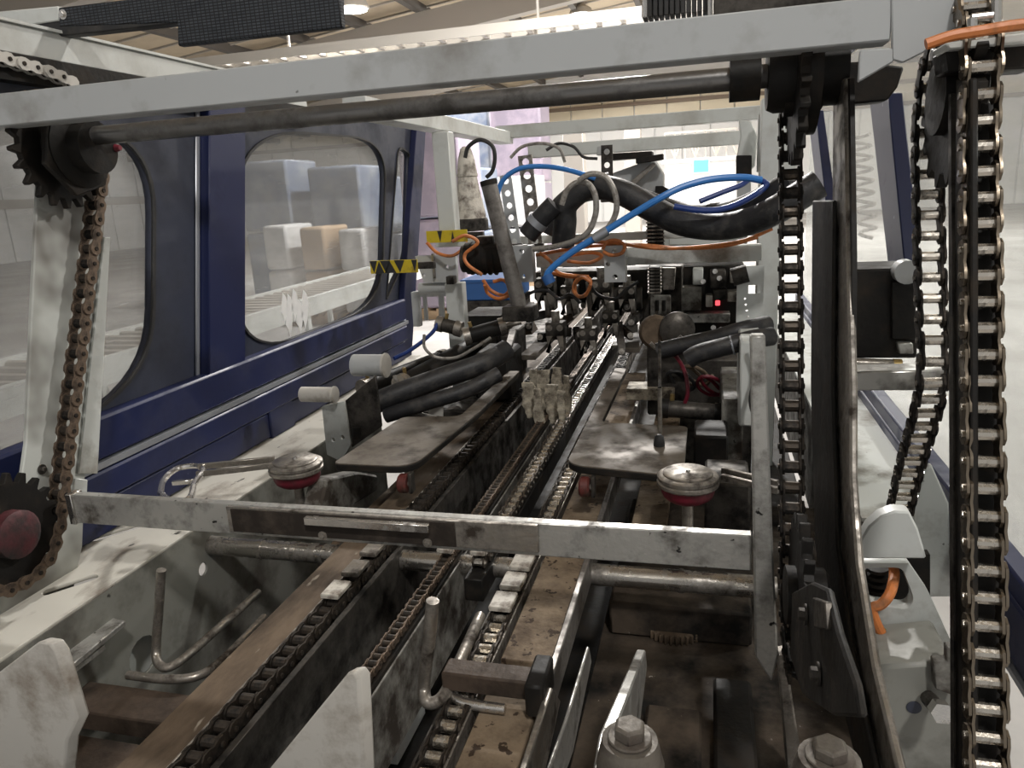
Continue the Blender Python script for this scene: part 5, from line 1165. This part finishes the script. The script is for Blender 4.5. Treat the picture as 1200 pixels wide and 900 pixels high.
# top right: flat bar, orange cable and bright fittings
tr_ = thing('top_rail', 'pale flat rail end above the bright-rollered chain', 'rail', P(1160, 45, 1.05))
MB().prism([P(x, y, 1.08) for x, y in [(1108, 50), (1215, 36), (1215, 50), (1112, 58)]], (0, 0.06, 0)).build('bar', 'clean_paint', tr_, 0.002)
MB().prism([P(x, y, 1.10) for x, y in [(1108, 58), (1215, 50), (1215, 80), (1112, 84)]], (0, 0.06, 0)).build('dark_underside', 'oily_black', tr_, 0.002)
for x, y, h in ((1140, 37, 16), (1168, 30, 34)):
    MB().cyl(P(x, y, 1.08), P(x, y - h, 1.08), 0.006, 10).build('stud', 'bright_steel', tr_)
    MB().cyl(P(x - 6, y - 1, 1.08), P(x + 6, y - 2, 1.08), 0.006, 6).build('nut', 'bright_steel', tr_)
MB().cyl(P(1138, 21, 1.08), P(1163, 18, 1.08), 0.005, 10).build('cross_pin', 'bright_steel', tr_)
hose('orange_cable', 'orange cable lying along the pale flat rail end', 'cable', [P(1085, 52, 1.06), P(1115, 42, 1.06), P(1150, 36, 1.06), P(1180, 31, 1.06), P(1215, 27, 1.06)], 0.0065, 'orange_cable', 8)
# dark cable carrier on top of the beam
ck2 = thing('cable_carrier', 'black ribbed cable carrier lying above the grey top beam', 'cable carrier', P(800, 10, 1.5))
for i in range(12):
    x = 752 + i * 6.5; MB().prism([P(x, -14 - i * .6, 1.5), P(x + 5.5, -14 - i * .6, 1.5), P(x + 5.5, 20 - i * .6, 1.5), P(x, 20 - i * .6, 1.5)], (0, 0.05, 0)).build('segment', 'rubber', ck2, 0.001)
for x in (756, 832):
    MB().cyl(P(x, -10, 1.49), P(x, 20, 1.49), 0.005, 8).build('stud', 'bright_steel', ck2)
MB().prism([P(x, y, 1.52) for x, y in [(836, -12), (1010, -26), (1010, 6), (836, 18)]], (0, 0.03, 0)).build('carrier_lid', 'dark_steel', ck2, 0.002)

# ================================================================== SMALL LINKAGES, CABLES AND COLUMN AT THE GRIPPER STATION
gc = thing('gear_column', 'brown greasy gear column beside the valve rack', 'gear column', P(770, 400, 3.35))
MB().prism([P(x, y, 3.35) for x, y in [(742, 312), (800, 312), (800, 402), (752, 402)]], (0, 0.2, 0)).build('column', 'dark_steel', gc, 0.006)
MB().prism([P(x, y, 3.32) for x, y in [(762, 346), (786, 346), (786, 372), (762, 372)]], (0, 0.03, 0)).build('brass_block', 'greasy_paint', gc, 0.003)
for x in (770, 778): MB().cyl(P(x, 352, 3.31), P(x, 364, 3.31), 0.008, 8).build('pin', 'oily_black', gc)
MB().prism([P(x, y, 3.30) for x, y in [(775, 314), (792, 314), (790, 340), (777, 340)]], (0, 0.03, 0)).build('lever', 'worn_steel', gc, 0.003)
MB().lathe(P(756, 326, 3.32), (0, -1, 0), [(0.03, 0), (0.03, 0.02), (0.012, 0.025)], 16).build('bearing', 'oily_black', gc)
rng = random.Random(3)
for i in range(28):
    x = rng.uniform(590, 750); y = 326 + rng.uniform(0, 70) + (735 - x) * 0.06; Y = 2.75 + (400 - y) * 0.009 + rng.uniform(-0.1, 0.2)
    p = P(x, y, Y); d = Vector((rng.uniform(-0.06, 0.10), rng.uniform(0.05, 0.25), rng.uniform(-0.02, 0.07)))
    th = thing('linkage_bar', 'dark greasy linkage bar among the pneumatic grippers', 'linkage', p, 'greasy linkage bars at the gripper station')
    MB().beam(p - d / 2, p + d / 2, rng.uniform(0.012, 0.03), rng.uniform(0.015, 0.04)).build('bar', rng.choice(['dark_steel', 'post_steel', 'oily_black', 'bar_brown']), th, 0.002)
    mb = MB(); hexbolt(mb, p - d / 2 + Vector((0, -0.006, 0.004)), (0, -1, 0.3), 0.007, 0.010); mb.build('bolt', 'worn_steel', th)
more_c = [([(632, 296), (645, 306), (652, 318), (664, 322), (690, 324)], 2.62, 'orange_cable', 'orange cable dropping from the dusty beam to the hanging coil'),
          ([(655, 302), (690, 296), (705, 300), (690, 308), (665, 306)], 2.64, 'orange_cable', 'flat loop of orange cable on the face of the dusty beam'),
          ([(596, 322), (608, 332), (600, 344), (585, 350), (572, 344), (568, 334)], 2.46, 'orange_cable', 'larger orange coil hanging at the slanted post'),
          ([(500, 284), (512, 296), (528, 300), (540, 294), (548, 284)], 2.66, 'orange_cable', 'orange cable slung between the small warning plate and motor'),
          ([(600, 360), (618, 345), (640, 340), (655, 350), (668, 345), (680, 355)], 2.7, 'rubber', 'black cable snaking across the gripper heads'),
          ([(690, 330), (700, 345), (720, 350), (735, 338), (748, 330)], 2.8, 'rubber', 'black cable looped under the second sensor bracket'),
          ([(640, 176), (655, 168), (672, 172), (684, 184), (700, 186)], 3.0, 'rubber', 'black cable slack under the frame cross beam'),
          ([(598, 185), (612, 172), (635, 168), (655, 174), (662, 190)], 2.95, 'braided_hose', 'grey cable arching behind the perforated strips'),
          ([(780, 402), (800, 430), (806, 458), (800, 480)], 2.2, 'red_plastic', 'dark red cable hanging beside the thin upright rod'),
          ([(884, 396), (888, 430), (880, 470), (890, 500)], 1.95, 'rubber', 'black cable hanging beside the pale box at the upright bar')]
for pts, Y, m, lab in more_c:
    hose('loose_cable', lab, 'cable', [P(x, y, Y + 0.012 * math.sin(j * 2)) for j, (x, y) in enumerate(pts)], 0.0062, m, 8)

sh_ = thing('chain_shroud', 'black curved shroud over the foot of the oily chain', 'shroud', at(950, 820, X=0.096))
MB().prism([at(x, y, X=0.096) for x, y in [(928, 694), (950, 682), (968, 690), (980, 740), (1000, 800), (1006, 840), (975, 838), (940, 815), (926, 770)]], (0.006, 0, 0)).build('cover', 'oily_black', sh_, 0.002)
MB().prism([at(x, y, X=0.092) for x, y in [(952, 700), (966, 705), (968, 738), (954, 735)]], (0.006, 0, 0)).build('tab', 'dark_steel', sh_, 0.001)
for x, y in ((945, 720), (960, 790)):
    mb = MB(); hexbolt(mb, at(x, y, X=0.095), (-1, 0, 0), 0.006, 0.007); mb.build('bolt', 'dark_steel', sh_)

hose('black_conduit', 'thick black conduit lying behind the left tray bracket', 'hose', [P(432, 476, 2.04), P(470, 460, 2.08), P(520, 442, 2.14), P(566, 426, 2.2), P(594, 410, 2.28)], 0.034, 'black_hose', 14)
hose('black_conduit', 'black conduit running over the back edge of the left tray', 'hose', [P(452, 487, 2.04), P(500, 472, 2.06), P(545, 458, 2.1), P(585, 438, 2.16)], 0.024, 'black_hose', 14)
one('rear_block', 'oily_black', 'black greasy block between left tray and waxy strips', 'block', MB().bx(P(556, 450, 2.5).x, P(598, 450, 2.5).x, 2.5, 2.7, P(575, 470, 2.5).z, P(575, 415, 2.5).z), bevel=0.012)

tu = thing('dark_filler', 'added dark filler hiding the bright floor past the conveyor rails', 'filler', P(690, 345, 5.2))  # added dark mass, keeps bright floor from showing between the far rails
MB().bx(-1.0, 0.12, 5.2, 5.5, -0.735, P(690, 312, 5.2).z).build('housing', 'oily_black', tu, 0.01)
for i in range(7):
    x = -0.92 + i * 0.15
    MB().bx(x, x + 0.07, 5.10, 5.2, -0.735, -0.50 + 0.05 * (i % 3)).build('guide_block', ('dark_steel', 'post_steel', 'bar_brown')[i % 3], tu, 0.006)
    MB().cyl((x + 0.11, 5.12, -0.735), (x + 0.11, 5.12, -0.42), 0.014, 10).build('guide_pin', 'worn_steel', tu)
